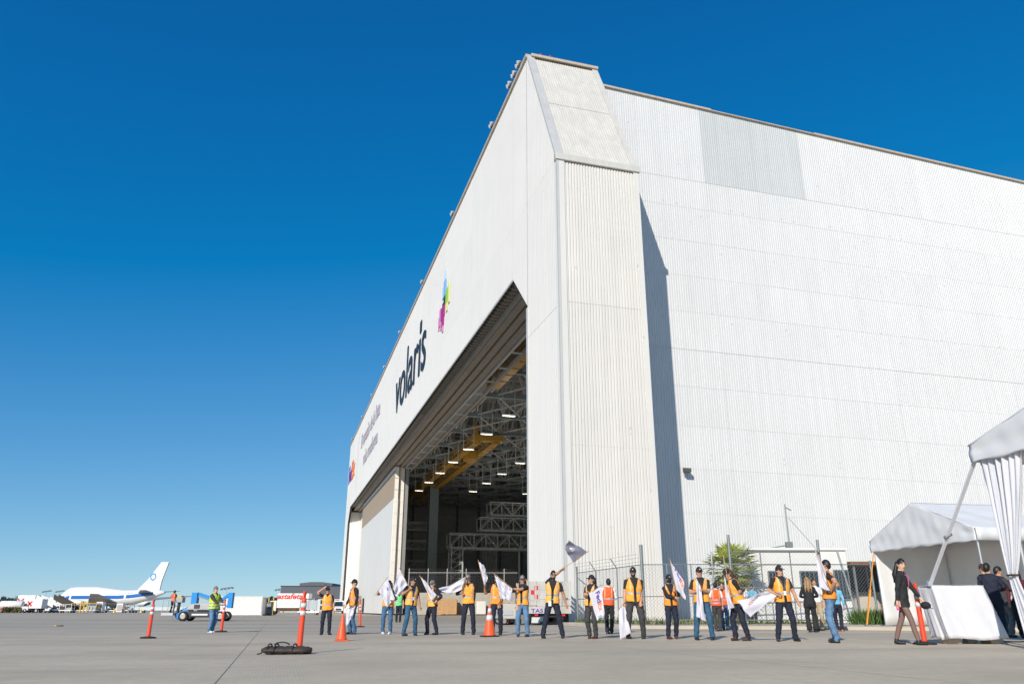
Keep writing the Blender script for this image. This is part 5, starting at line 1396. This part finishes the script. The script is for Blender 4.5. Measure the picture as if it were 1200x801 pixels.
    # hair
    def shell(fr, fb, mult, name, m_, zc=.13):
        q_ = MB(); n, m = 24, 14; P = {}; vs = []; fs = []
        def keep(u, z): f = .5-.5*math.sin(u); return z > fb+(fr-fb)*f    # sin(u)=-1 is the face side
        for j in range(m+1):
            th_ = math.pi*j/m
            for i in range(n):
                u = 2*math.pi*i/n; vs.append(sK(Hd(.077*mult*math.sin(th_)*math.cos(u), .004+.101*mult*math.sin(th_)*math.sin(u), zc+.122*mult*math.cos(th_))))
        for j in range(m):
            for i in range(n):
                u = 2*math.pi*(i+.5)/n; z = zc+.122*mult*math.cos(math.pi*(j+.5)/m)
                if keep(u, z): fs.append((j*n+i, j*n+(i+1) % n, (j+1)*n+(i+1) % n, (j+1)*n+i))
        used = sorted(set(v for f in fs for v in f)); mp = {v: i for i, v in enumerate(used)}
        q_.add([vs[v] for v in used], [tuple(mp[v] for v in f) for f in fs]); o = q_.build(name, m_, root, True)
        s_ = o.modifiers.new('s', 'SOLIDIFY'); s_.thickness = .006*k; s_.offset = -1
        return o
    if hairstyle != 'none':
        hr = shell(.185, .045 if hairstyle == 'short' else .03, 1.07, 'hair', hair)
        if hairstyle == 'long':
            for sg, w_ in ((0, .062), (-1, .036), (1, .036)):
                MB().path([sK(Hd(sg*.06, .05+.03*(sg == 0), .17)), sK(Hd(sg*.078, .06+.04*(sg == 0), .05)), sK(U(sg*.09, .10+.02*(sg == 0), 1.40)), sK(U(sg*.09, .12, 1.24))], [w_*k, w_*1.1*k, w_*1.05*k, w_*.35*k], 10, True, 1.0).build('hair_lock', hair, hr, True)
        if hairstyle == 'pony':
            MB().path([sK(Hd(0, .09, .16)), sK(Hd(0, .14, .12)), sK(Hd(0, .135, .0)), sK(Hd(0, .12, -.10))], [.02*k, .035*k, .032*k, .012*k], 10).build('ponytail', hair, hr, True)
    if cap is not None:
        cp = shell(.165, .12, 1.13, 'cap', cap)
        rs = []
        for (y0, w_) in ((-.085, .078), (-.125, .074), (-.155, .058), (-.172, .03)):
            rs.append([sK(Hd(x*w_, y0, .163-.012*x*x-(abs(y0)-.09)*.12+dz)) for x, dz in ((-1, 0), (-.5, .004), (0, .006), (.5, .004), (1, 0), (1, -.007), (0, -.001), (-1, -.007))])
        MB().rings(rs).build('cap_brim', cap, cp, True)
        MB().ell(sK(Hd(0, -.108, .195)), .018*k, .006*k, .012*k, 8, 5).build('cap_badge', badge_m, cp)
    if beard: 
        q_ = MB(); rs = []
        for z, rx_, ry_, yo in ((.005, .03, .03, -.055), (.03, .052, .050, -.042), (.06, .064, .062, -.035), (.075, .066, .05, -.035)):
            rs.append([sK(Hd(rx_*math.cos(a), yo+ry_*math.sin(a)-.004, z)) for a in np.linspace(math.pi, 2*math.pi, 12)])
        q_.rings(rs, False, False); o = q_.build('beard', hair, root, True)
    if mask:
        q_ = MB(); rs = []
        for z, rx_, ry_ in ((.01, .04, .06), (.04, .062, .085), (.075, .068, .104), (.11, .068, .106)):
            rs.append([sK(Hd(rx_*math.cos(a), -.012+ry_*math.sin(a), z)) for a in np.linspace(math.pi, 2*math.pi, 14)])
        q_.rings(rs, False, False); o = q_.build('face_mask', c_black, root, True)
    if glasses:
        gl = MB()
        for sg in (-1, 1): gl.ell(sK(Hd(sg*.032, -.098, .140)), .026*k, .007*k, .018*k, 10, 6); gl.bar(sK(Hd(sg*.055, -.09, .145)), sK(Hd(sg*.076, .01, .145)), .006*k)
        gl.build('sunglasses', c_shoe, root, True)
    ctx = dict(root=root, k=k, U=U, Hd=Hd, B=B, Rz=Rz, joints=joints, sw=sw, prof=prof)
    if extras: extras(ctx)
    # world position of the hands for what they hold
    W = lambda p: B+Rz@(V(*p)*k)
    d = {}
    for i in (0, 1):
        sh, e_, wr = joints[i]; dd = (wr-e_)/np.linalg.norm(wr-e_); d[i] = W(wr+dd*.075)
    ctx['hand'] = d; ctx['W'] = W
    if key: PEOPLE[key] = ctx
    return ctx
def lanyard(colm=lan_blue, z=1.15, belt=None, badge=True):
    def f(c):
        k, U, r = c['k'], c['U'], c['root']
        S = lambda P: tuple(V(*P)*k)
        ly_ = MB(); 
        for sg in (-1, 1): ly_.path([S(U(sg*.075, -.02, 1.475)), S(U(sg*.065, -.125, 1.40)), S(U(sg*.03, -.142, 1.30)), S(U(0, -.140, z))], [.006*k]*4, 5)
        ly_.build('lanyard', colm, r, True)
        if badge: MB().box(*(lambda p: (p[0]-.032, p[0]+.032, p[1]-.006, p[1]+.002, p[2]-.10, p[2]))(S(U(0, -.142, z)))).build('badge', badge_m, r)
        if belt is not None:
            b_ = MB(); b_.rings([[S(U(.165*math.cos(a), .125*math.sin(a), zz)) for a in [2*math.pi*i/24 for i in range(24)]] for zz in (.975, 1.01)], False); o = b_.build('belt', belt, r, True)
            s_ = o.modifiers.new('s', 'SOLIDIFY'); s_.thickness = .012; s_.offset = 1
            MB().box(*(lambda p: (p[0]-.04, p[0]+.04, p[1]-.012, p[1]-.002, p[2]-.17, p[2]-.03))(S(U(-.07, -.135, .98)))).build('belt_badge', badge_m, r)
    return f
PX = lambda x, y, dy=0.0: ('px', x, y, dy)
cap_k = c_black
cap_g = mat('cap_grey', (.16, .16, .16), .8, var=.2, scale=12)

# far left
person('man in orange vest standing in the blue lift basket, seen from behind', None, None, face=165, base=lift_p+V(-2.25, .12, .585), height=1.68, vest=hv_red, vest_open=False, shirt=c_black, pants=c_black, hands=((-.25, -.22, 1.12), (.22, -.28, 1.14)), group='people at work on the apron', voxel=.02)
person('grey haired man in yellow vest and jeans beside a delineator post', (247, 741), 686, face=62, skin=skin_c, shirt=c_char, sleeve='long', pants=c_jeanl, shoe=c_shoew, vest=hv_yellow, vest_open=False, stripes=2, hair=hair_gr, hands=((-.10, -.42, 1.08), (.10, -.42, 1.10)), stance=.10, step=.03, head=(-8, 0), glasses=True, group='people at work on the apron', bulk=1.08)
# the line of people with flags
person('short worker in closed orange vest holding a phone up to the face', (381, 743.4), 687, face=8, vest=hv_orange, vest_open=False, pants=c_navy, cap=cap_k, hands=(PX(378.8, 689.2, -.18), None), stance=.14, toe=(-.2, .6), fem=True, key='phone', bulk=1.12, elbow=((-1, .2, -.8), (.6, .6, -.4)))
person('man in cap and navy shirt facing left with a lowered flag', (412, 742.8), 677.6, face=-62, shirt=c_navy, sleeve='long', vest=hv_orange, pants=c_jean, cap=cap_k, glasses=True, hands=(PX(404.5, 711.0, -.05), PX(415.8, 710.0, -.22)), stance=.10, step=.05, skin=skin_c, key='a3', grip=(.6, .6))
person('person in jeans hidden behind a raised white flag', (452.6, 742.6), 679, face=5, vest=hv_orange, pants=c_jean, shoe=c_shoew, hair=hair_k, hairstyle='long', hands=(PX(444.2, 693.2, -.15), PX(460, 703, -.2)), stance=.13, fem=True, key='a4', grip=(1, .5))
person('person in bright green vest standing far back between two flags', (466.5, 728.6), 690.5, face=10, vest=hv_green, vest_open=False, pants=c_navy, voxel=.018, stance=.1, group='people at work on the apron')
person('man in cap and jeans looking right with one hand raised', (480, 744.4), 675.2, face=38, shirt=c_black, vest=hv_orange, pants=c_teal, cap=cap_k, hands=(PX(479.3, 690.5, -.2), PX(492.2, 711.5, .05)), stance=.22, step=.02, head=(25, 0), skin=skin_b, extras=lanyard(), key='a6', grip=(1, .3), elbow=((-1, .2, -.8), (.6, .6, -.4)))
person('blonde worker in white cap holding a white flag upward', (505.5, 743.4), 679, face=-42, shirt=c_navy, sleeve='long', vest=hv_orange, vest_open=False, pants=c_navy, cap=cap_g, hair=hair_bl, hairstyle='pony', skin=skin_c, hands=(PX(507.2, 701.5, -.28), PX(511, 704, -.22)), stance=.18, step=.05, fem=True, key='a7', bulk=1.05, grip=(1, 1))
person('man in sunglasses, navy jacket with white piping and orange vest', (548.5, 743.2), 672, face=4, shirt=c_navy, sleeve='long', vest=hv_orange, vest_open=False, pants=c_navy, cap=cap_g, glasses=True, hands=(PX(540.2, 694.5, -.22), PX(554.6, 711.0, -.02)), stance=.17, skin=skin_a, key='a8', grip=(1, .3))
person('bearded man raising a furled flag behind the collared cone', (582, 743.6), 673, face=0, shirt=c_black, vest=hv_orange, vest_open=False, pants=c_navy, hair=hair_k, beard=True, cap=cap_k, hands=(PX(568.2, 687, -.12), PX(585.2, 708, -.1)), stance=.12, key='a9', skin=skin_b, grip=(1, .3), elbow=((-1, .1, -.9), (.8, .5, -.4)))
person('long haired woman in cap and blue jeans stretching a flag', (612.5, 745.6), 673, face=-14, shirt=c_black, vest=hv_orange, pants=c_jeanl, shoe=c_brownb, hair=hair_br, hairstyle='long', cap=cap_g, hands=(PX(605.5, 711.5, -.05), PX(600.5, 689.5, -.30)), stance=.15, fem=True, key='a10', grip=(.3, 1), skin=skin_a, elbow=((-.6, .6, -.4), (.8, -.4, -.6)))
person('man with arm over his head waving a dark flag', (648, 747.5), 667, face=2, shirt=c_black, vest=hv_orange, pants=c_navy, hair=hair_k, hands=(PX(659.6, 666.2, -.10), PX(665, 712.5, -.05)), stance=.27, beard=True, glasses=True, skin=skin_b, extras=lanyard(c_black, 1.2, green_belt, False), key='a11', grip=(1, .3), side=3, elbow=((-1, -.1, .9), (.8, .5, -.3)))
person('woman in cap and dark clothes looking left behind an upright lettered flag', (694.5, 747.8), 672.5, face=-32, shirt=c_black, vest=hv_orange, pants=c_char, shoe=c_brownb, cap=cap_k, hair=hair_k, hairstyle='long', hands=(PX(687.5, 696.5, -.28), PX(690.5, 694, -.26)), stance=.10, fem=True, bulk=1.12, head=(-30, 0), key='a12', grip=(1, 1))
person('man with white sleeves and red orange vest, seen from behind', (714.5, 742.3), 676.8, face=165, shirt=c_white, sleeve='long', vest=hv_red, vest_open=False, stripes=1, pants=c_black, hair=hair_k, stance=.07, hands=((-.12, -.25, 1.1), (.12, -.25, 1.1)), group='onlookers behind the flag line')
person('heavyset bearded man in black polo with flag held down', (745.5, 748), 663, face=-3, shirt=c_black, vest=hv_orange, pants=c_char, hair=hair_k, beard=True, cap=cap_k, hands=(PX(731.8, 706, -.06), PX(751, 706.5, -.14)), stance=.20, bulk=1.28, key='a14', grip=(1, .6), toe=(.35, -.3))
person('masked woman in orange vest clasping an upright lettered flag', (788.5, 748.3), 672, face=8, shirt=c_black, sleeve='long', vest=hv_orange, pants=c_navy, shoe=c_brownb, hair=hair_k, mask=True, cap=cap_k, hands=(PX(792.3, 700, -.24), PX(790.8, 693, -.26)), stance=.13, fem=True, key='a15', grip=(1, 1), step=.04)
person('smiling man in cap and blue jeans rolling up a white flag', (826, 749.5), 663, face=-10, shirt=c_black, vest=hv_orange, pants=c_teal, cap=cap_k, hands=(PX(817, 692.5, -.18), PX(823, 691, -.28)), stance=.20, skin=skin_a, key='a16', head=(8, 0), grip=(1, 1), bulk=1.05)
person('person in red orange vest with silver stripes seen from behind', (842, 739), 681, face=172, shirt=c_white, vest=hv_red, vest_open=False, stripes=2, pants=c_char, stance=.07, group='onlookers behind the flag line', fem=True, hair=hair_k)
person('person in jeans and orange vest half hidden behind the leaning woman', (850.5, 738), 681, face=-20, shirt=c_black, vest=hv_red, vest_open=False, pants=c_jean, stance=.08, group='onlookers behind the flag line', hair=hair_br)
person('long haired woman in cap leaning forward over a white flag', (869, 750.3), 668, face=-70, shirt=c_black, vest=hv_orange, vest_open=False, pants=c_navy, shoe=c_brownb, hair=hair_br, hairstyle='long', cap=cap_k, lean=19, hands=(PX(856.5, 697.5, -.12), PX(858, 699, .05)), stance=.12, step=.10, fem=True, key='a19', grip=(1, .6), head=(0, 12), height=1.72)
person('woman in patterned sky blue shirt standing behind the fence', None, None, face=-25, base=on_pave(883, 34.9), height=1.62, shirt=c_blue, sleeve='long', pants=c_navy, stance=.08, fem=True, hair=hair_k, group='onlookers behind the flag line', hands=((-.1, -.3, 1.15), (.1, -.3, 1.15)), skin=skin_a)
person('dark haired person in white standing behind the fence beside the palm', None, None, face=60, base=on_pave(876, 35.0), height=1.58, shirt=c_white, pants=c_char, stance=.08, fem=True, hair=hair_k, hairstyle='long', group='onlookers behind the flag line', skin=skin_c)
person('smiling man in cap with blue lanyard facing the camera', (923, 751), 661, face=0, shirt=c_black, vest=hv_orange, pants=c_navy, cap=cap_k, hands=(PX(911.6, 697, -.10), PX(937.3, 709.5, -.03)), stance=.21, key='a21', extras=lanyard(), grip=(1, .3), bulk=1.06, toe=(-.35, .25))
person('woman in black trouser suit seen from behind', (953, 740.3), 675, face=170, shirt=c_black, sleeve='long', pants=c_black, blazer=c_black, hair=hair_bl, hairstyle='long', stance=.10, flare=1.0, fem=True, group='onlookers behind the flag line', hands=((-.15, -.25, 1.1), (.15, -.25, 1.1)))
person('person in beige trousers partly hidden by the black suit', (961.5, 738.6), 677, face=-15, shirt=c_white, pants=c_beige, stance=.08, group='onlookers behind the flag line', hair=hair_br, fem=True)
person('man in ripped jeans holding a flag over his shoulder', (979.5, 752.6), 654, face=-118, shirt=c_black, vest=hv_orange, vest_open=False, pants=c_jeanl, hair=hair_k, hands=(PX(974, 690, .1), PX(974.5, 690, -.22)), stance=.15, step=.03, skin=skin_a, key='a24', head=(-22, 0), grip=(1, 1))
person('person in sky blue top and navy trousers behind the man in ripped jeans', (984.5, 739.3), 681, face=160, shirt=c_blue, sleeve='long', pants=c_navy, shoe=mat('orange_shoe', (.55, .14, .03), .6), stance=.08, group='onlookers behind the flag line', hair=hair_k)
def dress_bits(c):
    lanyard(mat('lanyard_pink', (.55, .12, .30), .6), 1.12, None, False)(c)
    W, k = c['joints'], c['k']
    wr = W[0][2]; d = (wr-W[0][1]); d /= np.linalg.norm(d); p = (wr+d*.11)*k
    MB().box(p[0]-.008, p[0]+.008, p[1]-.035, p[1]+.02, p[2]-.06, p[2]+.04).build('pink_phone', mat('phone_pink', (.8, .05, .30), .4), c['root'])
person('woman in short black dress and boots strolling past the tent', (1066, 755), 652.5, face=48, shirt=c_black, sleeve='long', pants=c_tight, shoe=c_shoe, hair=hair_k, hairstyle='long', fem=True, dress=True, stance=.06, step=.24, hands=(PX(1051.5, 707, -.12), PX(1079, 701, -.05)), skin=skin_c, head=(-38, 4), lean=7, extras=dress_bits, key='w', toe=(.5, .35), group='people by the tents')
person('man in navy velvet blazer with his back turned inside the near tent', (1173, 747.5), 657.8, face=150, shirt=c_navy, sleeve='long', pants=c_navy, blazer=c_navy, hair=hair_k, stance=.10, group='people by the tents', hands=((-.12, -.25, 1.1), (.12, -.25, 1.1)))
person('man in grey trousers and dark jacket beside the tied curtain', (1184.5, 746.5), 662, face=100, shirt=c_char, sleeve='long', pants=c_grey, blazer=c_char, hair=hair_k, stance=.10, shoe=c_brownb, group='people by the tents', hands=((-.15, -.3, 1.15), (.15, -.3, 1.15)))
person('guest in black suit standing behind the velvet blazer', (1168, 744), 659, face=-160, shirt=c_black, sleeve='long', pants=c_black, blazer=c_black, hair=hair_br, stance=.10, group='people by the tents')
person('dark haired guest in maroon top at the right edge behind the curtain', (1204, 747), 664, face=-40, shirt=mat('cloth_maroon', (.10, .012, .02), .85, var=.2, scale=8), sleeve='long', pants=c_black, hair=hair_k, hairstyle='long', fem=True, stance=.1, group='people by the tents')
person('tiny worker in orange beside the far white cabinet', None, None, face=20, base=base_at(143.8, YB-6), height=1.75, vest=hv_red, vest_open=False, pants=c_navy, voxel=.03, group='people at work on the apron')
# things held that are not flags
c = PEOPLE['phone']; p = c['hand'][0]
t = tag(MB().box(-.037, .037, -.005, .005, -.075, .075).build('mobile_phone', c_shoe), 'dark phone held to the face by the short worker', 'phone'); t.location = p+V(.0, .03, .03)
c = PEOPLE['w']; p = c['hand'][1]
t = thing('black_cap', 'black cap dangling from the hand of the woman in the dress', 'cap', p+V(.03, -.02, -.14))
MB().ell((0, 0, .06), .10, .12, .08, 14, 8).build('crown', c_black, t, True)
MB().rings([[(x*w_, y, .02-.02*x*x+dz) for x, dz in ((-1, 0), (0, .006), (1, 0), (1, -.008), (0, -.002), (-1, -.008))] for y, w_ in ((-.09, .085), (-.15, .075), (-.19, .035))]).build('brim', c_black, t, True)

# ------------------------------------------------------------------ flags
def flag(label, pole, corners, Y, m_=flag_white, amp=.05, nw=2.2, ph=0.0, prints=(), sag=0.0, dY=(0, 0, 0, 0), curl=0.0, grp='white hand flags'):
    """corners in pixels: hoist-low, hoist-high, fly-high, fly-low; Y: depth of the holder"""
    C = [AT(x, y, Y+d) for (x, y), d in zip(corners, dY)]
    org = AT(*pole[0], Y) if pole is not None else C[0]
    org = V(*org)
    t = thing('flag', label, 'flag', org, 0, grp)
    if pole is not None:
        a, b = AT(*pole[0], Y+(pole[2] if len(pole) > 2 else 0))-org, AT(*pole[1], Y+(pole[3] if len(pole) > 3 else dY[1]))-org
        MB().path([a, b], .008, 8).build('stick', wood, t, True)
    nrm = np.cross(C[1]-C[0], C[3]-C[0]); nrm /= np.linalg.norm(nrm)
    if nrm[1] > 0: nrm = -nrm
    def fn(i, j):        # i: hoist->fly, j: low->high
        p = (C[0]*(1-i)+C[3]*i)*(1-j)+(C[1]*(1-i)+C[2]*i)*j
        w = amp*(.15+.85*i)*math.sin(2*math.pi*(nw*i*.6+.45*nw*j)+ph)+amp*.35*math.sin(2*math.pi*(.8*nw*j-.7*i)+ph*2)+amp*.10*math.sin(7*i+9*j+ph)
        edge = .018*math.sin(9*j+ph)*i
        return p+nrm*w+V(edge, 0, -sag*math.sin(math.pi*i)*(1-.4*j)-.01*math.sin(11*i+ph)) - org
    o = cloth(drape(lambda i, j: tuple(fn(i, j)), 34, 26), 'cloth', m_, t, .004)
    for (txt, mm, bold, i0, j0, i1, j1, hgt) in prints:   # text runs from (i0,j0) to (i1,j1) in cloth space
        vs, fs = text_geo(txt, bold); x0, x1 = vs[:, 0].min(), vs[:, 0].max()
        d = V(i1-i0, j1-j0); n2 = V(-d[1], d[0])/np.linalg.norm(d)*hgt
        P = []
        for x, y, _ in vs:
            f = (x-x0)/(x1-x0); ij = V(i0, j0)+d*f+n2*(y/.7); P.append(tuple(fn(*ij)+nrm*.007))
        MB().add(P, fs).build('lettering', mm, o)
    return t
Yk = lambda key: PEOPLE[key]['B'][1]
FE_ = lambda i0, j0, i1, j1, h: [('Fed', ink_purple, .03, i0, j0, i0+(i1-i0)*.58, j0+(j1-j0)*.58, h), ('Ex', ink_orange, .03, i0+(i1-i0)*.60, j0+(j1-j0)*.60, i1, j1, h)]
flag('white flag lowered beside the plain orange cone', ((417.5, 708.5), (404.5, 713.5)), [(416, 710.5), (405, 714), (406.3, 733.5), (413, 722)], Yk('a3')-.25, amp=.04, ph=1)
flag('white flag with purple letter raised before the hidden person', ((438.5, 698), (454.5, 675.5)), [(444, 692), (453.8, 676.5), (463, 701), (453.5, 711.5)], Yk('a4')-.22, amp=.05, ph=.4, prints=[('F', ink_purple, .03, .42, .62, .52, .84, .16)])
flag('white flag hanging slack before the green vest', ((481, 692), (467.8, 664.5)), [(478, 684), (468.6, 666), (461.5, 690), (463.8, 699)], Yk('a6')-.25, amp=.06, ph=2)
flag('narrow white flag held upward by the blonde worker', ((508.5, 704), (491.5, 673.5)), [(506, 704.4), (492.3, 675), (498, 680), (511, 697)], Yk('a7')-.34, amp=.03, ph=.7)
flag('long white flag streaming left from the man in sunglasses', ((540, 697), (546.5, 673.5)), [(540.8, 690), (545.8, 675), (514, 689), (517, 692.6)], Yk('a8')-.26, amp=.05, ph=1.6, sag=.10)
flag('furled white flag raised by the bearded man behind the cone', ((568.8, 691), (560.2, 655.5)), [(568, 686), (560.6, 657), (566.5, 662), (571.5, 678)], Yk('a9')-.16, amp=.05, ph=.2)
flag('wide white flag stretched by the long haired woman in jeans', ((603, 690.5), (578.5, 671.5)), [(600.2, 689), (579.3, 673), (587.2, 701), (599.6, 704)], Yk('a10')-.36, amp=.06, nw=3, ph=1.1)
flag('dark slate flag with pale emblem waved overhead', ((655.5, 668.5), (690, 645.2)), [(672, 658.6), (689, 646), (666, 633), (661.5, 643)], Yk('a11')-.14, m_=flag_grey, amp=.05, ph=.5, grp='dark hand flag', prints=[('o', badge_m, .06, .56, .32, .80, .42, .42), ('MX', badge_m, .03, .60, .45, .78, .52, .10)])
flag('white flag lettered downward with purple and orange, left of two', ((686.5, 698), (706, 684.5)), [(690, 694.5), (704.5, 686), (709, 719.5), (699.2, 727)], Yk('a12')-.34, amp=.025, nw=1.2, ph=.9, prints=FE_(.10, .50, .80, .52, .30)+[('fedex.com', ink_grey, .01, .93, .62, .93, .18, .08)])
flag('white flag pointing down from the hand of the heavyset man', ((733, 704), (724, 714.5)), [(732.3, 709), (724.6, 713), (727.5, 749), (738.5, 741)], Yk('a14')-.12, amp=.045, nw=1.6, ph=2.2)
flag('white flag with purple and orange letters clasped by the masked woman', ((796.5, 714), (784.8, 653.5)), [(792.5, 690), (785.6, 656.8), (800, 679), (803.6, 703)], Yk('a15')-.32, amp=.035, nw=1.3, ph=.3, prints=FE_(.30, .86, .92, .50, .26))
flag('rolled white flag hanging before the smiling man in blue jeans', ((824, 688.5), (813.5, 676.5)), [(821, 686.5), (815.6, 676), (817.3, 722.5), (826.5, 728)], Yk('a16')-.34, amp=.04, nw=1.5, ph=1.3)
flag('narrow white flag hanging left of the leaning woman', ((857, 699), (847.4, 650)), [(853, 690), (848.2, 672), (853, 714.5), (860, 712)], Yk('a19')-.20, amp=.035, ph=.6)
flag('broad shaded white flag stretched from the smiling man with lanyard', ((914.5, 698.5), (898, 691)), [(910, 697), (898.8, 691.8), (864, 704.5), (879, 723.5)], Yk('a21')-.18, amp=.05, nw=1.4, ph=.8, dY=(0, 0, .25, .15), prints=[('Fed', ink_grey, .02, .30, .72, .58, .66, .18), ('Ex', mat('ink_faded_orange', (.5, .22, .15), .7), .02, .60, .62, .80, .56, .18)])
flag('tall white flag with dark oval held by the man in ripped jeans', ((974.5, 694), (954.6, 641)), [(960.5, 688), (955, 643), (961.5, 655), (973.8, 693.5)], Yk('a24')-.30, amp=.035, ph=1.8, prints=[('o', ink_grey, .05, .70, .08, .92, .20, .16)])
